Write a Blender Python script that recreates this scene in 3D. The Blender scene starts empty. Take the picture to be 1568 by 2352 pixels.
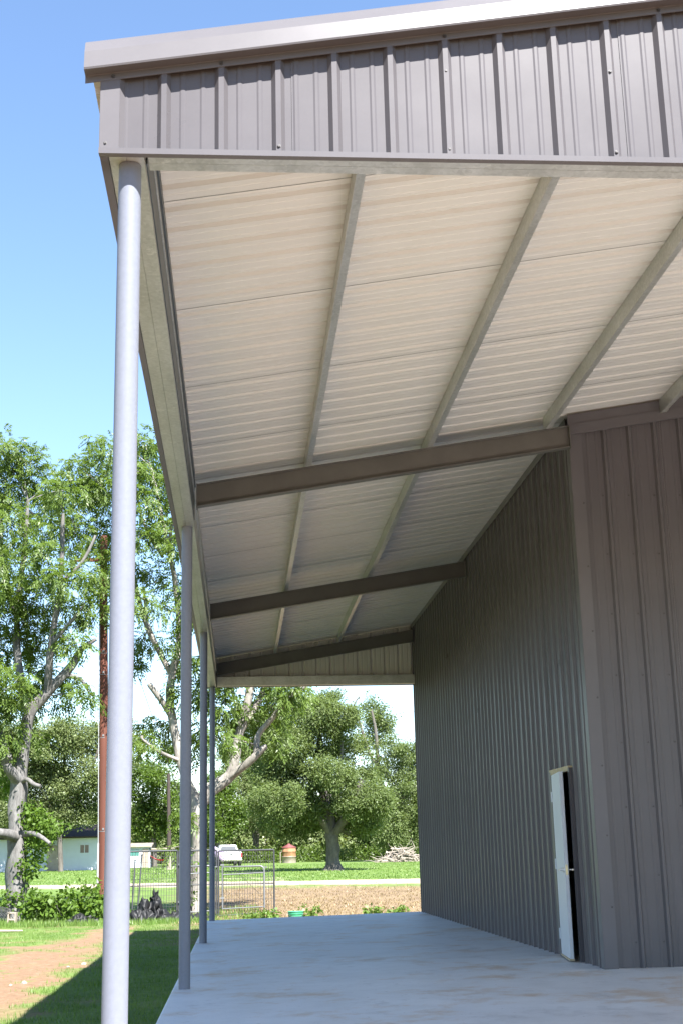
import bpy, bmesh, math, random
import numpy as np
from mathutils import Vector, Matrix, noise

SC = bpy.context.scene
COL = SC.collection
random.seed(11)
RNG = np.random.default_rng(7)

# ------------------------------------------------------------------ camera
cam_d = bpy.data.cameras.new('camera')
cam = bpy.data.objects.new('camera', cam_d)
COL.objects.link(cam)
YAW, PITCH, ROLL, FPX = 0.08018, 0.25088, -0.02349, 3049.9
_f = Vector((math.sin(YAW)*math.cos(PITCH), math.cos(YAW)*math.cos(PITCH), math.sin(PITCH)))
_r0 = Vector((math.cos(YAW), -math.sin(YAW), 0)); _u0 = _r0.cross(_f)
_r = _r0*math.cos(ROLL) + _u0*math.sin(ROLL)
_u = -_r0*math.sin(ROLL) + _u0*math.cos(ROLL)
_m = Matrix((_r, _u, -_f)).transposed().to_4x4()
_m.translation = (0.570, -6.520, 1.336)
cam.matrix_world = _m
cam_d.sensor_fit = 'VERTICAL'; cam_d.sensor_height = 36.0
cam_d.lens = FPX/2352*36.0
cam_d.clip_start = 0.05; cam_d.clip_end = 3000
SC.camera = cam

# ------------------------------------------------------------------ light
SUN_TO = Vector((0.39, -1.0, 1.30)).normalized()
world = bpy.data.worlds.new('World'); SC.world = world; world.use_nodes = True
wn = world.node_tree.nodes; wl = world.node_tree.links
bg = wn['Background']
sky = wn.new('ShaderNodeTexSky'); sky.sky_type = 'NISHITA'; sky.sun_disc = False
sky.sun_elevation = math.asin(SUN_TO.z); sky.sun_rotation = math.atan2(SUN_TO.x, SUN_TO.y)
sky.air_density = 1.0; sky.dust_density = 0.08; sky.ozone_density = 3.2
wl.new(sky.outputs[0], bg.inputs['Color']); bg.inputs['Strength'].default_value = 0.084
sun_d = bpy.data.lights.new('sun', 'SUN'); sun_d.energy = 5.0; sun_d.angle = math.radians(0.53)
sun_d.color = (1.0, 0.975, 0.94)
sun = bpy.data.objects.new('sun', sun_d); COL.objects.link(sun)
sun.rotation_euler = (-SUN_TO).to_track_quat('-Z', 'Y').to_euler()
SC.view_settings.view_transform = 'Standard'; SC.view_settings.look = 'None'
SC.view_settings.exposure = 2.0; SC.view_settings.gamma = 1.0
SC.view_settings.use_curve_mapping = False
SC.render.engine = 'CYCLES'
SC.cycles.max_bounces = 8; SC.cycles.diffuse_bounces = 5; SC.cycles.glossy_bounces = 4
SC.cycles.transmission_bounces = 4; SC.cycles.sample_clamp_indirect = 6.0
SC.cycles.use_denoising = True

# ------------------------------------------------------------------ materials
def new_mat(name):
    m = bpy.data.materials.new(name); m.use_nodes = True
    return m, m.node_tree.nodes, m.node_tree.links, m.node_tree.nodes['Principled BSDF']

def noise_tex(nt, scale, detail=4, rough=.55, coord='Object', stretch=None):
    n, l = nt.nodes, nt.links
    tc = n.new('ShaderNodeTexCoord'); src = tc.outputs[coord]
    if stretch:
        mp = n.new('ShaderNodeMapping'); mp.inputs['Scale'].default_value = stretch
        l.new(src, mp.inputs[0]); src = mp.outputs[0]
    t = n.new('ShaderNodeTexNoise'); t.inputs['Scale'].default_value = scale
    t.inputs['Detail'].default_value = detail; t.inputs['Roughness'].default_value = rough
    l.new(src, t.inputs['Vector'])
    return t

def ramp(nt, fac, stops):
    r = nt.nodes.new('ShaderNodeValToRGB'); e = r.color_ramp.elements
    while len(e) < len(stops): e.new(.5)
    for k, (p, c) in enumerate(stops):
        e[k].position = p; e[k].color = (*c, 1) if len(c) == 3 else c
    nt.links.new(fac, r.inputs[0])
    return r

def mixc(nt, fac, a, b, mode='MIX'):
    m = nt.nodes.new('ShaderNodeMix'); m.data_type = 'RGBA'; m.blend_type = mode
    for sock, v in ((m.inputs['Factor'], fac), (m.inputs[6], a), (m.inputs[7], b)):
        if hasattr(v, 'links'): nt.links.new(v, sock)
        elif isinstance(v, (int, float)): sock.default_value = v
        else: sock.default_value = (*v, 1)
    return m.outputs[2]

def bump(nt, h, strength, dist=.01):
    b = nt.nodes.new('ShaderNodeBump'); b.inputs['Strength'].default_value = strength
    b.inputs['Distance'].default_value = dist
    nt.links.new(h, b.inputs['Height'])
    return b.outputs[0]

def simple(name, col, rough=.5, metal=0., var=.12, scale=6., bumpy=0., spec=.5, coord='Object', stretch=None):
    m, n, l, p = new_mat(name); nt = m.node_tree
    t = noise_tex(nt, scale, 6, .6, coord, stretch)
    lo = tuple(c*(1-var) for c in col); hi = tuple(min(1, c*(1+var)) for c in col)
    r = ramp(nt, t.outputs[0], [(.3, lo), (.7, hi)])
    l.new(r.outputs[0], p.inputs['Base Color'])
    p.inputs['Roughness'].default_value = rough; p.inputs['Metallic'].default_value = metal
    p.inputs['Specular IOR Level'].default_value = spec
    if bumpy:
        t2 = noise_tex(nt, scale*6, 5, .6, coord, stretch)
        l.new(bump(nt, t2.outputs[0], bumpy), p.inputs['Normal'])
    return m

def sheet_paint(name, col, rough, dirt=.06):
    # factory-painted steel: faint oil-canning, faint run-off dust, slight gloss variation
    m, n, l, p = new_mat(name); nt = m.node_tree
    t = noise_tex(nt, 1.3, 5, .6, 'Object')
    fine = noise_tex(nt, 55, 3, .6, 'Object', (1, .04, 1))
    a = ramp(nt, t.outputs[0], [(.3, tuple(c*(1-dirt) for c in col)), (.72, tuple(min(1, c*(1+dirt)) for c in col))])
    c2 = mixc(nt, .03, a.outputs[0], fine.outputs[0], 'OVERLAY')
    l.new(c2, p.inputs['Base Color'])
    rr = nt.nodes.new('ShaderNodeMapRange'); l.new(t.outputs[0], rr.inputs[0])
    rr.inputs[3].default_value = rough-.06; rr.inputs[4].default_value = rough+.08
    l.new(rr.outputs[0], p.inputs['Roughness'])
    p.inputs['Specular IOR Level'].default_value = .19
    big = noise_tex(nt, 1.1, 2, .5, 'Object')
    l.new(bump(nt, big.outputs[0], .025, .02), p.inputs['Normal'])
    return m

def galvanised():
    m, n, l, p = new_mat('galvanised_steel'); nt = m.node_tree
    tc = n.new('ShaderNodeTexCoord')
    v = n.new('ShaderNodeTexVoronoi'); v.inputs['Scale'].default_value = 45; l.new(tc.outputs['Object'], v.inputs['Vector'])
    t = noise_tex(nt, 3.0, 6, .65, 'Object', (1, .35, 1))
    st = noise_tex(nt, 11, 6, .7, 'Object')
    a = ramp(nt, t.outputs[0], [(.3, (.42, .43, .40)), (.7, (.58, .59, .57))])
    bw = n.new('ShaderNodeRGBToBW'); l.new(v.outputs['Color'], bw.inputs[0])
    b = mixc(nt, .22, a.outputs[0], bw.outputs[0], 'SOFT_LIGHT')
    w = ramp(nt, st.outputs[0], [(.60, (0, 0, 0)), (.72, (1, 1, 1))])
    cc = mixc(nt, w.outputs[0], b, (.66, .66, .63))
    l.new(cc, p.inputs['Base Color'])
    p.inputs['Metallic'].default_value = .6
    rr = nt.nodes.new('ShaderNodeMapRange'); l.new(v.outputs['Distance'], rr.inputs[0])
    rr.inputs[3].default_value = .30; rr.inputs[4].default_value = .46
    l.new(rr.outputs[0], p.inputs['Roughness'])
    return m

def concrete():
    m, n, l, p = new_mat('concrete'); nt = m.node_tree
    big = noise_tex(nt, .55, 6, .6); mid = noise_tex(nt, 2.4, 8, .68); fine = noise_tex(nt, 60, 5, .7)
    base = ramp(nt, mid.outputs[0], [(.28, (.50, .51, .51)), (.52, (.62, .63, .635)), (.75, (.70, .71, .715))])
    b2 = mixc(nt, .35, base.outputs[0], ramp(nt, big.outputs[0], [(.3, (.48, .48, .475)), (.7, (.72, .72, .71))]).outputs[0])
    rust = noise_tex(nt, .8, 9, .74)
    rm = ramp(nt, rust.outputs[0], [(.52, (0, 0, 0)), (.66, (.85, .85, .85))])
    c = mixc(nt, rm.outputs[0], b2, (.50, .35, .21))
    dk = noise_tex(nt, 1.5, 10, .78, 'Object', (1, .8, 1))
    dm = ramp(nt, dk.outputs[0], [(.545, (0, 0, 0)), (.70, (.62, .62, .62))])
    c = mixc(nt, dm.outputs[0], c, (.34, .335, .33))
    sp = ramp(nt, noise_tex(nt, 22, 3, .5).outputs[0], [(.69, (0, 0, 0)), (.73, (.5, .5, .5))])
    c = mixc(nt, sp.outputs[0], c, (.2, .15, .11))
    # clay-orange tint added on the unseen front strip to warm bounced light, ragged edge
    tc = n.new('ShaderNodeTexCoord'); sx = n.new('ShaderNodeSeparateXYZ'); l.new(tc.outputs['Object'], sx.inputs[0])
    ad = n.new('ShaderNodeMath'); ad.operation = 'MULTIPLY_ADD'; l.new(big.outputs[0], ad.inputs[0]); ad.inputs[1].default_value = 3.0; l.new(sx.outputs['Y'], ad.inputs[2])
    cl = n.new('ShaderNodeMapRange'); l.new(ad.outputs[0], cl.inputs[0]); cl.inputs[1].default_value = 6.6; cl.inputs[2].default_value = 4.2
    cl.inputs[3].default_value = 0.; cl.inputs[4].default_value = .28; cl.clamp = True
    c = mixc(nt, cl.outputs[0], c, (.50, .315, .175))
    l.new(c, p.inputs['Base Color'])
    rr = nt.nodes.new('ShaderNodeMapRange'); l.new(mid.outputs[0], rr.inputs[0])
    rr.inputs[3].default_value = .42; rr.inputs[4].default_value = .68
    l.new(rr.outputs[0], p.inputs['Roughness'])
    l.new(bump(nt, fine.outputs[0], .12, .004), p.inputs['Normal'])
    return m

def leaf_mat(name, col, col2, trans=.42, gloss=.06, scale=.8):
    m = bpy.data.materials.new(name); m.use_nodes = True
    nt = m.node_tree; n, l = nt.nodes, nt.links
    n.remove(n['Principled BSDF']); out = n['Material Output']
    at = n.new('ShaderNodeAttribute'); at.attribute_name = 'tint'
    t = noise_tex(nt, scale, 3, .5)
    c0 = mixc(nt, at.outputs['Fac'], col, col2)
    c1 = mixc(nt, t.outputs[0], tuple(x*.72 for x in col), tuple(min(1, x*1.25) for x in col2))
    c = mixc(nt, .45, c0, c1)
    d = n.new('ShaderNodeBsdfDiffuse'); tr = n.new('ShaderNodeBsdfTranslucent'); g = n.new('ShaderNodeBsdfGlossy')
    g.inputs['Roughness'].default_value = .42; g.inputs['Color'].default_value = (.8, .8, .8, 1)
    l.new(c, d.inputs['Color'])
    ct = mixc(nt, 1., c, (1.25, 1.3, .55), 'MULTIPLY'); l.new(ct, tr.inputs['Color'])
    m1 = n.new('ShaderNodeMixShader'); m1.inputs[0].default_value = trans
    l.new(d.outputs[0], m1.inputs[1]); l.new(tr.outputs[0], m1.inputs[2])
    m2 = n.new('ShaderNodeMixShader'); m2.inputs[0].default_value = gloss
    l.new(m1.outputs[0], m2.inputs[1]); l.new(g.outputs[0], m2.inputs[2])
    l.new(m2.outputs[0], out.inputs['Surface'])
    return m

def bark_mat(name, col, pale, amount=.5):
    m, n, l, p = new_mat(name); nt = m.node_tree
    t = noise_tex(nt, 3.2, 8, .7, 'Object', (1, 1, .35)); t2 = noise_tex(nt, 14, 6, .7, 'Object', (1, 1, .25))
    a = ramp(nt, t.outputs[0], [(.35, col), (.5+.2*(1-amount), pale)])
    c = mixc(nt, .5, a.outputs[0], ramp(nt, t2.outputs[0], [(.3, tuple(x*.5 for x in col)), (.7, pale)]).outputs[0])
    l.new(c, p.inputs['Base Color']); p.inputs['Roughness'].default_value = .9
    l.new(bump(nt, t2.outputs[0], .6, .03), p.inputs['Normal'])
    return m

M = {}
M['slate'] = sheet_paint('slate_panel_paint', (.098, .091, .096), .29)
M['inner'] = sheet_paint('panel_backer_coat', (.575, .56, .53), .33, .03)
M['trim'] = sheet_paint('slate_trim_paint', (.112, .105, .111), .31)
M['galv'] = galvanised()
M['rafter'] = simple('rafter_primer', (.100, .095, .086), .5, 0, .14, 3.0, .05)
M['post'] = simple('post_paint', (.165, .176, .210), .5, 0, .05, 40, .06, .2)
M['strut'] = simple('blue_grey_primer', (.075, .088, .098), .45, .2, .15, 5)
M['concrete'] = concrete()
M['door'] = simple('door_white_paint', (.52, .54, .57), .4, 0, .03, 3)
M['steel'] = simple('satin_steel', (.62, .62, .62), .28, .9, .05, 8)
M['brass'] = simple('latch_brass', (.50, .44, .28), .35, .8, .1, 20)
M['screw'] = simple('screw_dark', (.05, .045, .045), .5, .2, .2, 20)
M['pine'] = simple('jamb_timber', (.42, .33, .19), .6, 0, .2, 20)
M['rubber'] = simple('dark_rubber', (.03, .03, .03), .7)

# ------------------------------------------------------------------ mesh helpers
class MB:
    def __init__(s): s.v = []; s.f = []; s.mi = []
    def quadstrip(s, rows, mi=0, close=False, flip=False):
        b = len(s.v); n = len(rows[0])
        for r in rows: s.v += [tuple(p) for p in r]
        for i in range(len(rows)-1):
            for j in range(n if close else n-1):
                k = (j+1) % n
                q = (b+i*n+j, b+i*n+k, b+(i+1)*n+k, b+(i+1)*n+j)
                s.f.append(q[::-1] if flip else q); s.mi.append(mi)
        return b
    def box(s, x0, x1, y0, y1, z0, z1, mi=0):
        b = len(s.v)
        s.v += [(x0,y0,z0),(x1,y0,z0),(x1,y1,z0),(x0,y1,z0),(x0,y0,z1),(x1,y0,z1),(x1,y1,z1),(x0,y1,z1)]
        for q in ((0,3,2,1),(4,5,6,7),(0,1,5,4),(1,2,6,5),(2,3,7,6),(3,0,4,7)):
            s.f.append(tuple(b+i for i in q)); s.mi.append(mi)
    def hexa(s, p, mi=0):
        b = len(s.v); s.v += [tuple(q) for q in p]
        for q in ((0,3,2,1),(4,5,6,7),(0,1,5,4),(1,2,6,5),(2,3,7,6),(3,0,4,7)):
            s.f.append(tuple(b+i for i in q)); s.mi.append(mi)
    def prism(s, sec, a, b, mi=0):
        # section points given as functions of the end: sec is a closed list of 3D offsets, a and b the two ends
        n = len(sec); o = len(s.v)
        s.v += [tuple(Vector(a)+Vector(q)) for q in sec] + [tuple(Vector(b)+Vector(q)) for q in sec]
        for i in range(n):
            j = (i+1) % n
            s.f.append((o+i, o+j, o+n+j, o+n+i)); s.mi.append(mi)
        s.f.append(tuple(o+i for i in reversed(range(n)))); s.mi.append(mi)
        s.f.append(tuple(o+n+i for i in range(n))); s.mi.append(mi)
    def tube(s, pts, rad, n=8, mi=0, cap=True, jit=0.):
        pts = [Vector(p) for p in pts]; rows = []
        if not hasattr(rad, '__len__'): rad = [rad]*len(pts)
        ref = None
        for i, p in enumerate(pts):
            d = (pts[min(i+1, len(pts)-1)]-pts[max(i-1, 0)])
            if d.length < 1e-9: d = Vector((0,0,1))
            d.normalize()
            if ref is None: ref = Vector((1,0,0)) if abs(d.x) < .9 else Vector((0,1,0))
            u = (ref - d*ref.dot(d)).normalized(); ref = u; w = d.cross(u)
            row = []
            for k in range(n):
                a = 2*math.pi*k/n
                r = rad[i]
                if jit: r *= 1+jit*noise.noise(Vector((p.x*2.1+math.cos(a)*1.4, p.y*2.1+math.sin(a)*1.4, p.z*1.6)))
                row.append(p+u*math.cos(a)*r+w*math.sin(a)*r)
            rows.append(row)
        b = s.quadstrip(rows, mi, True)
        if cap:
            for row, rev in ((rows[0], True), (rows[-1], False)):     # caps keep their own vertices so the sides shade true
                e = len(s.v); s.v += [tuple(p) for p in row]
                s.f.append(tuple(e+k for k in (reversed(range(n)) if rev else range(n)))); s.mi.append(mi)
    def lathe(s, prof, n=20, c=(0,0,0), mi=0):
        rows = [[(c[0]+r*math.cos(2*math.pi*k/n), c[1]+r*math.sin(2*math.pi*k/n), c[2]+z) for k in range(n)] for r, z in prof]
        s.quadstrip(rows, mi, True)
    def mesh(s, name, mats, smooth=False):
        me = bpy.data.meshes.new(name); me.from_pydata(s.v, [], s.f)
        for m in (mats if isinstance(mats, (list, tuple)) else [mats]): me.materials.append(m)
        if any(s.mi): me.polygons.foreach_set('material_index', s.mi)
        if smooth: me.polygons.foreach_set('use_smooth', [True]*len(me.polygons))
        me.update(); return me
    def build(s, name, mats, parent=None, smooth=False, loc=None):
        o = bpy.data.objects.new(name, s.mesh(name, mats, smooth)); COL.objects.link(o)
        if parent: o.parent = parent
        if loc: o.location = loc
        return o

def obj(name, me, parent=None, mat4=None):
    o = bpy.data.objects.new(name, me); COL.objects.link(o)
    if parent: o.parent = parent
    if mat4 is not None: o.matrix_local = mat4
    return o

def tag(o, label=None, cat=None, group=None, kind=None):
    if label: o['label'] = label
    if cat: o['category'] = cat
    if group: o['group'] = group
    if kind: o['kind'] = kind
    return o

def thing(name, label, cat, loc=(0,0,0), group=None, rz=0.):
    o = bpy.data.objects.new(name, None); COL.objects.link(o)
    o.empty_display_size = .3
    o.location = loc; o.rotation_euler = (0,0,rz)
    return tag(o, label, cat, group)

def smooth_line(pts, sub=4):
    out = []; n = len(pts)
    P = [np.array(p, float) for p in pts]
    for i in range(n-1):
        p0, p1, p2, p3 = P[max(i-1,0)], P[i], P[i+1], P[min(i+2,n-1)]
        for k in range(sub):
            t = k/sub
            out.append(.5*((2*p1)+(-p0+p2)*t+(2*p0-5*p1+4*p2-p3)*t*t+(-p0+3*p1-3*p2+p3)*t**3))
    out.append(P[-1]); return out

def raw_mesh(name, V, F, mat, tint=None):
    me = bpy.data.meshes.new(name)
    nf, k = F.shape
    me.vertices.add(len(V)); me.vertices.foreach_set('co', V.astype(np.float32).ravel())
    me.loops.add(nf*k); me.loops.foreach_set('vertex_index', F.astype(np.int32).ravel())
    me.polygons.add(nf)
    me.polygons.foreach_set('loop_start', np.arange(0, nf*k, k, dtype=np.int32))
    me.polygons.foreach_set('loop_total', np.full(nf, k, dtype=np.int32))
    me.materials.append(mat)
    if tint is not None:
        at = me.attributes.new('tint', 'FLOAT', 'FACE'); at.data.foreach_set('value', tint.astype(np.float32))
    me.update(calc_edges=True); me.validate()
    return me

# ------------------------------------------------------------------ terrain
def sstep(a, b, x):
    t = np.clip((x-a)/(b-a), 0, 1); return t*t*(3-2*t)
def gz(x, y):
    x = np.asarray(x, float); y = np.asarray(y, float)
    D = y+6.5
    near = -.45+.10*sstep(-.6, 1.6, x)*sstep(20, 24, y)
    w = np.interp(D, [48, 62], [0, 1])
    far = np.interp(D, [48, 62, 85, 118, 145, 200, 1500], [0, 0, .2, .4, .5, .55, .6])
    z = near*(1-w)+far*w
    f = sstep(2.0, -1.5, y)                     # forecourt a little higher
    return z*(1-f)+(-.16)*f
def fbm(x, y, s, seed=0.):
    return noise.fractal(Vector((x*s+seed, y*s-seed*1.7, seed)), .8, 2.1, 5)
def masks(x, y):
    """bare earth, straw, gravel amounts at a point"""
    n1 = fbm(x, y, .35, 3.1); n2 = fbm(x, y, 1.3, 9.4)
    nn = n1*.8+n2*.45
    edge = 29.5-(-2.9-x)*7.2
    d = float(sstep(-2.6, 2.2, (edge-y)+nn*6.5)*sstep(-.35, .35, (-2.15-x)+nn*.6))
    d = min(1., d*(1-.75*float(sstep(.12, .5, fbm(x, y, 2.1, 7.7)-.15)))+.5*float(sstep(.25, .6, n2))*(1. if y > 3 and x < -2 and y < 34 else 0.))
    d = max(d, float(sstep(.15, .6, nn-.35*abs(x+1.9)-.05*abs(y-11))) if x > -2.4 else 0)
    d = max(d, float(sstep(1.5, -.5, y+nn*1.2)))
    d = max(d, .75*float(sstep(.18, .5, nn)*sstep(2.4, .5, abs(y-31.5+.25*x))))
    s = float(sstep(-2.4, .4, x+nn*.8)*sstep(22.5, 23, y)*sstep(57, 51, y+.28*x+nn*2.5))
    yc = 58.6-.27*x if x < 12 else 55.4
    g = float(sstep(3.8, 2.6, abs(y-yc)+nn*.6))
    g = max(g, .6*float(sstep(.1, .5, nn+.25-abs(y-67+.25*x)/5)*sstep(6, 2, x)*sstep(-6, -2, x)))
    return d, s, g

def ground_material():
    m, n, l, p = new_mat('ground_soil_and_lawn'); nt = m.node_tree
    A = {}
    for k in ('dirt', 'straw', 'gravel'):
        a = n.new('ShaderNodeAttribute'); a.attribute_name = k; A[k] = a.outputs['Fac']
    t1 = noise_tex(nt, .6, 6, .6); t2 = noise_tex(nt, 7, 8, .7); t3 = noise_tex(nt, 34, 5, .7)
    g1 = ramp(nt, t1.outputs[0], [(.3, (.068, .122, .025)), (.55, (.115, .18, .042)), (.75, (.22, .225, .082))])
    g2 = ramp(nt, t2.outputs[0], [(.3, (.05, .09, .02)), (.7, (.17, .23, .065))])
    grass = mixc(nt, .5, g1.outputs[0], g2.outputs[0])
    d1 = ramp(nt, t2.outputs[0], [(.3, (.130, .074, .038)), (.55, (.200, .124, .070)), (.75, (.29, .20, .128))])
    dirt = mixc(nt, .25, d1.outputs[0], ramp(nt, t3.outputs[0], [(.3, (.13, .08, .05)), (.7, (.36, .26, .19))]).outputs[0])
    s1 = ramp(nt, t3.outputs[0], [(.3, (.115, .078, .047)), (.5, (.175, .125, .078)), (.7, (.25, .19, .122))])
    s2 = ramp(nt, t1.outputs[0], [(.35, (.14, .095, .058)), (.62, (.21, .155, .092)), (.8, (.165, .155, .055))])
    straw = mixc(nt, .55, s1.outputs[0], s2.outputs[0])
    gr = ramp(nt, t2.outputs[0], [(.3, (.27, .22, .16)), (.7, (.40, .335, .26))])
    c = mixc(nt, A['dirt'], grass, dirt); c = mixc(nt, A['straw'], c, straw); c = mixc(nt, A['gravel'], c, gr.outputs[0])
    l.new(c, p.inputs['Base Color']); p.inputs['Roughness'].default_value = .95; p.inputs['Specular IOR Level'].default_value = .15
    l.new(bump(nt, t2.outputs[0], .55, .05), p.inputs['Normal'])
    return m

def ls(a, b, n): return np.linspace(a, b, n, endpoint=False)
gx = np.concatenate([ls(-900,-60,16), ls(-60,-12,40), ls(-12,9,130), ls(9,40,50), np.linspace(40,900,16)])
gy = np.concatenate([ls(-300,-10,16), ls(-10,0,14), ls(0,46,210), ls(46,100,110), ls(100,180,30), np.linspace(180,1600,14)])
XX, YY = np.meshgrid(gx, gy)
ZZ = gz(XX, YY)
nx, ny = len(gx), len(gy)
att = np.zeros((3, nx*ny)); zf = ZZ.ravel().copy(); xf = XX.ravel(); yf = YY.ravel()
for i in range(nx*ny):
    x, y = xf[i], yf[i]
    if abs(x) < 70 and -60 < y < 200:
        att[:, i] = masks(x, y)
        zf[i] += .035*fbm(x, y, .5, 1.0)+(.018*fbm(x, y, 2.2, 5.0) if abs(x) < 14 and y < 60 else 0)
ii = np.arange(nx*ny).reshape(ny, nx)
F = np.stack([ii[:-1,:-1].ravel(), ii[:-1,1:].ravel(), ii[1:,1:].ravel(), ii[1:,:-1].ravel()], 1)
gm = raw_mesh('ground', np.stack([xf, yf, zf], 1), F, ground_material())
for k, nm in enumerate(('dirt', 'straw', 'gravel')):
    a = gm.attributes.new(nm, 'FLOAT', 'POINT'); a.data.foreach_set('value', att[k].astype(np.float32))
gm.polygons.foreach_set('use_smooth', [True]*len(gm.polygons))
tag(obj('ground', gm), kind='structure')
ATT = att.reshape(3, ny, nx)
def mask_at(x, y, k):
    i = min(nx-1, max(0, int(np.searchsorted(gx, x)))); j = min(ny-1, max(0, int(np.searchsorted(gy, y))))
    return ATT[k, j, i]

# ------------------------------------------------------------------ concrete slab
XL, XR = -.126, 18.6
YF, YB = -.55, 23.1
def slab_z(x): return .0145*min(x, 4.6)
s = MB()
xs_ = [XL, -.11, .6, 2.2, 4.6, 9., XR]
ys_ = [YF, 3., 8., 13., 18., YB-.012, YB]
top = [[(x, y, slab_z(x)-(.012 if x == XL or y in (YF, YB) else 0)) for x in xs_] for y in ys_]
s.quadstrip(top)
ring = [(x, YF) for x in xs_]+[(XR, y) for y in ys_[1:]]+[(x, YB) for x in reversed(xs_[:-1])]+[(XL, y) for y in reversed(ys_[1:-1])]
s.quadstrip([[(x, y, -.75) for x, y in ring], [(x, y, slab_z(x)-.012) for x, y in ring]], 0, True)
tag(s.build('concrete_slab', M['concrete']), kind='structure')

# ------------------------------------------------------------------ the metal building
PITCH_IN = .3048; SLOPE = .163; ROOF0 = 5.56; XRIDGE = 9.24; XW = 4.48; YW = 8.17; YBK = 22.98; H = 4.937
def roof_z(x): return ROOF0+SLOPE*(x if x <= XRIDGE else 2*XRIDGE-x)
PROFILE = [(-.036, 0), (-.014, .032), (.014, .032), (.036, 0), (.080, 0), (.090, .0042), (.104, .0042), (.114, 0),
           (.190, 0), (.200, .0042), (.214, .0042), (.224, 0)]
def prof_pts(u0, u1, phase):
    pts = []
    k0 = int(math.floor((u0-phase)/PITCH_IN))-1
    allp = [(phase+k*PITCH_IN+a, h) for k in range(k0, k0+int((u1-u0)/PITCH_IN)+4) for a, h in PROFILE]
    def hat(u):
        for (a, ha), (b, hb) in zip(allp, allp[1:]):
            if a <= u <= b: return ha+(hb-ha)*(u-a)/(b-a)
        return 0.
    pts = [(u0, hat(u0))]+[q for q in allp if u0+1e-5 < q[0] < u1-1e-5]+[(u1, hat(u1))]
    return pts
def sheet_mb(u0, u1, vb, vt, phase, place, t=.0015, segs=1):
    """ribbed steel sheet: u across the ribs, v along them, w out of the face; place(u, v, w) gives the point.
    material 0 is the painted face, material 1 the backer coat"""
    P = prof_pts(u0, u1, phase); mb = MB()
    fb = vb if callable(vb) else (lambda u: vb)
    ft = vt if callable(vt) else (lambda u: vt)
    for w0, mi, fl in ((t, 0, False), (-t, 1, True)):
        rows = [[place(u, fb(u)+(ft(u)-fb(u))*k/segs, h+w0) for u, h in P] for k in range(segs+1)]
        mb.quadstrip(rows, mi, False, fl)
    return mb

bld = thing('metal_building', 'large slate grey ribbed steel building with open covered porch on round posts', 'building', (XW, YW, 0))
_inv = Matrix.Translation((-XW, -YW, 0))
def part(mb, name, mats, smooth=False, parent=bld):
    o = mb.build(name, mats, parent, smooth)
    o.matrix_parent_inverse = Matrix.Identity(4)
    if parent is bld: o.location = (-XW, -YW, 0)
    return o
TWO = [M['slate'], M['inner']]
def screws(mb, pts, nrm):
    n = Vector(nrm); r = .0075
    u = Vector((0,0,1)) if abs(n.z) < .8 else Vector((1,0,0)); w = n.cross(u)
    for p in pts:
        p = Vector(p)
        rows = [[p+n*d+(u*math.cos(a*math.pi/3)+w*math.sin(a*math.pi/3))*rr for a in range(6)] for d, rr in ((-.002, r*1.5), (.003, r*1.5), (.0035, r), (.009, r*.9))]
        b = mb.quadstrip(rows, 0, True); mb.f.append(tuple(b+18+k for k in range(6))); mb.mi.append(0)

# roof sheets: ribs run up the slope, one sheet every 0.9144 m along y
SW = .9144
ca = 1/math.sqrt(1+SLOPE*SLOPE); sa = SLOPE*ca
Ls = (XRIDGE+.222)/ca
proto = sheet_mb(-.012, SW+.006, 0, Ls, .1, lambda u, v, w: (v*ca-w*sa, u, v*sa+w*ca))
me_l = proto.mesh('roof_panel', TWO)
proto = sheet_mb(-.012, SW+.006, 0, Ls, .1, lambda u, v, w: (-v*ca+w*sa, u, v*sa+w*ca))
me_r = proto.mesh('roof_panel_far_slope', TWO)
nsh = 26; y0 = -.19
for k in range(nsh):
    dz = .004 if k % 2 else 0.
    o = obj('roof_panel', me_l, bld); o.location = (-.222-XW, y0+k*SW-YW, ROOF0-SLOPE*.222+dz)
for k in range(nsh):
    o = obj('roof_panel', me_r, bld); o.location = (2*XRIDGE+.222-XW, y0+k*SW-YW, ROOF0-SLOPE*.222+(.004 if k % 2 else 0))
YEND = y0+nsh*SW
mb = MB(); zr = roof_z(XRIDGE)+.04
mb.quadstrip([[(XRIDGE-.25, yy, zr-.25*SLOPE), (XRIDGE, yy, zr+.004), (XRIDGE+.25, yy, zr-.25*SLOPE)] for yy in (-.19, YEND)], 0)
part(mb, 'ridge_cap', M['trim'])

# gable sheets, front (faces the camera) and rear
def gable(yp, sgn, phase):
    edges = [-.148]+[phase+.0762-PITCH_IN+SW*(i+1) for i in range(25) if -.1 < phase+.0762-PITCH_IN+SW*(i+1) < 18.55]+[18.62]
    for si, (a, b) in enumerate(zip(edges, edges[1:])):
        lift = .0045*(si % 2)
        tops = lambda u: roof_z(u)-.012
        mb = sheet_mb(a-.004, b+.004, 4.932, tops, phase, lambda u, v, w: (u, yp+sgn*(w+lift), v))
        if sgn > 0: mb.f = [f[::-1] for f in mb.f]
        o = part(mb, 'gable_panel', TWO)
        sc = MB(); pts = []
        k = int((a-phase)/PITCH_IN)
        for j in range(k-1, k+5):
            x = phase+j*PITCH_IN
            if a+.02 < x < b-.02:
                if j % 3 == 2: pts += [(x, yp+sgn*.033, 4.985)]
                if j % 3 == 2 and roof_z(x) > 5.75: pts += [(x, yp+sgn*.033, 5.46+.02*(x-1.7))]
        if pts:
            screws(sc, pts, (0, sgn, 0)); so = sc.build('screws', M['screw'], o); tag(so, kind='stuff')
gable(-.120, -1, .185)
gable(YBK, 1, .185)

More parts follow.
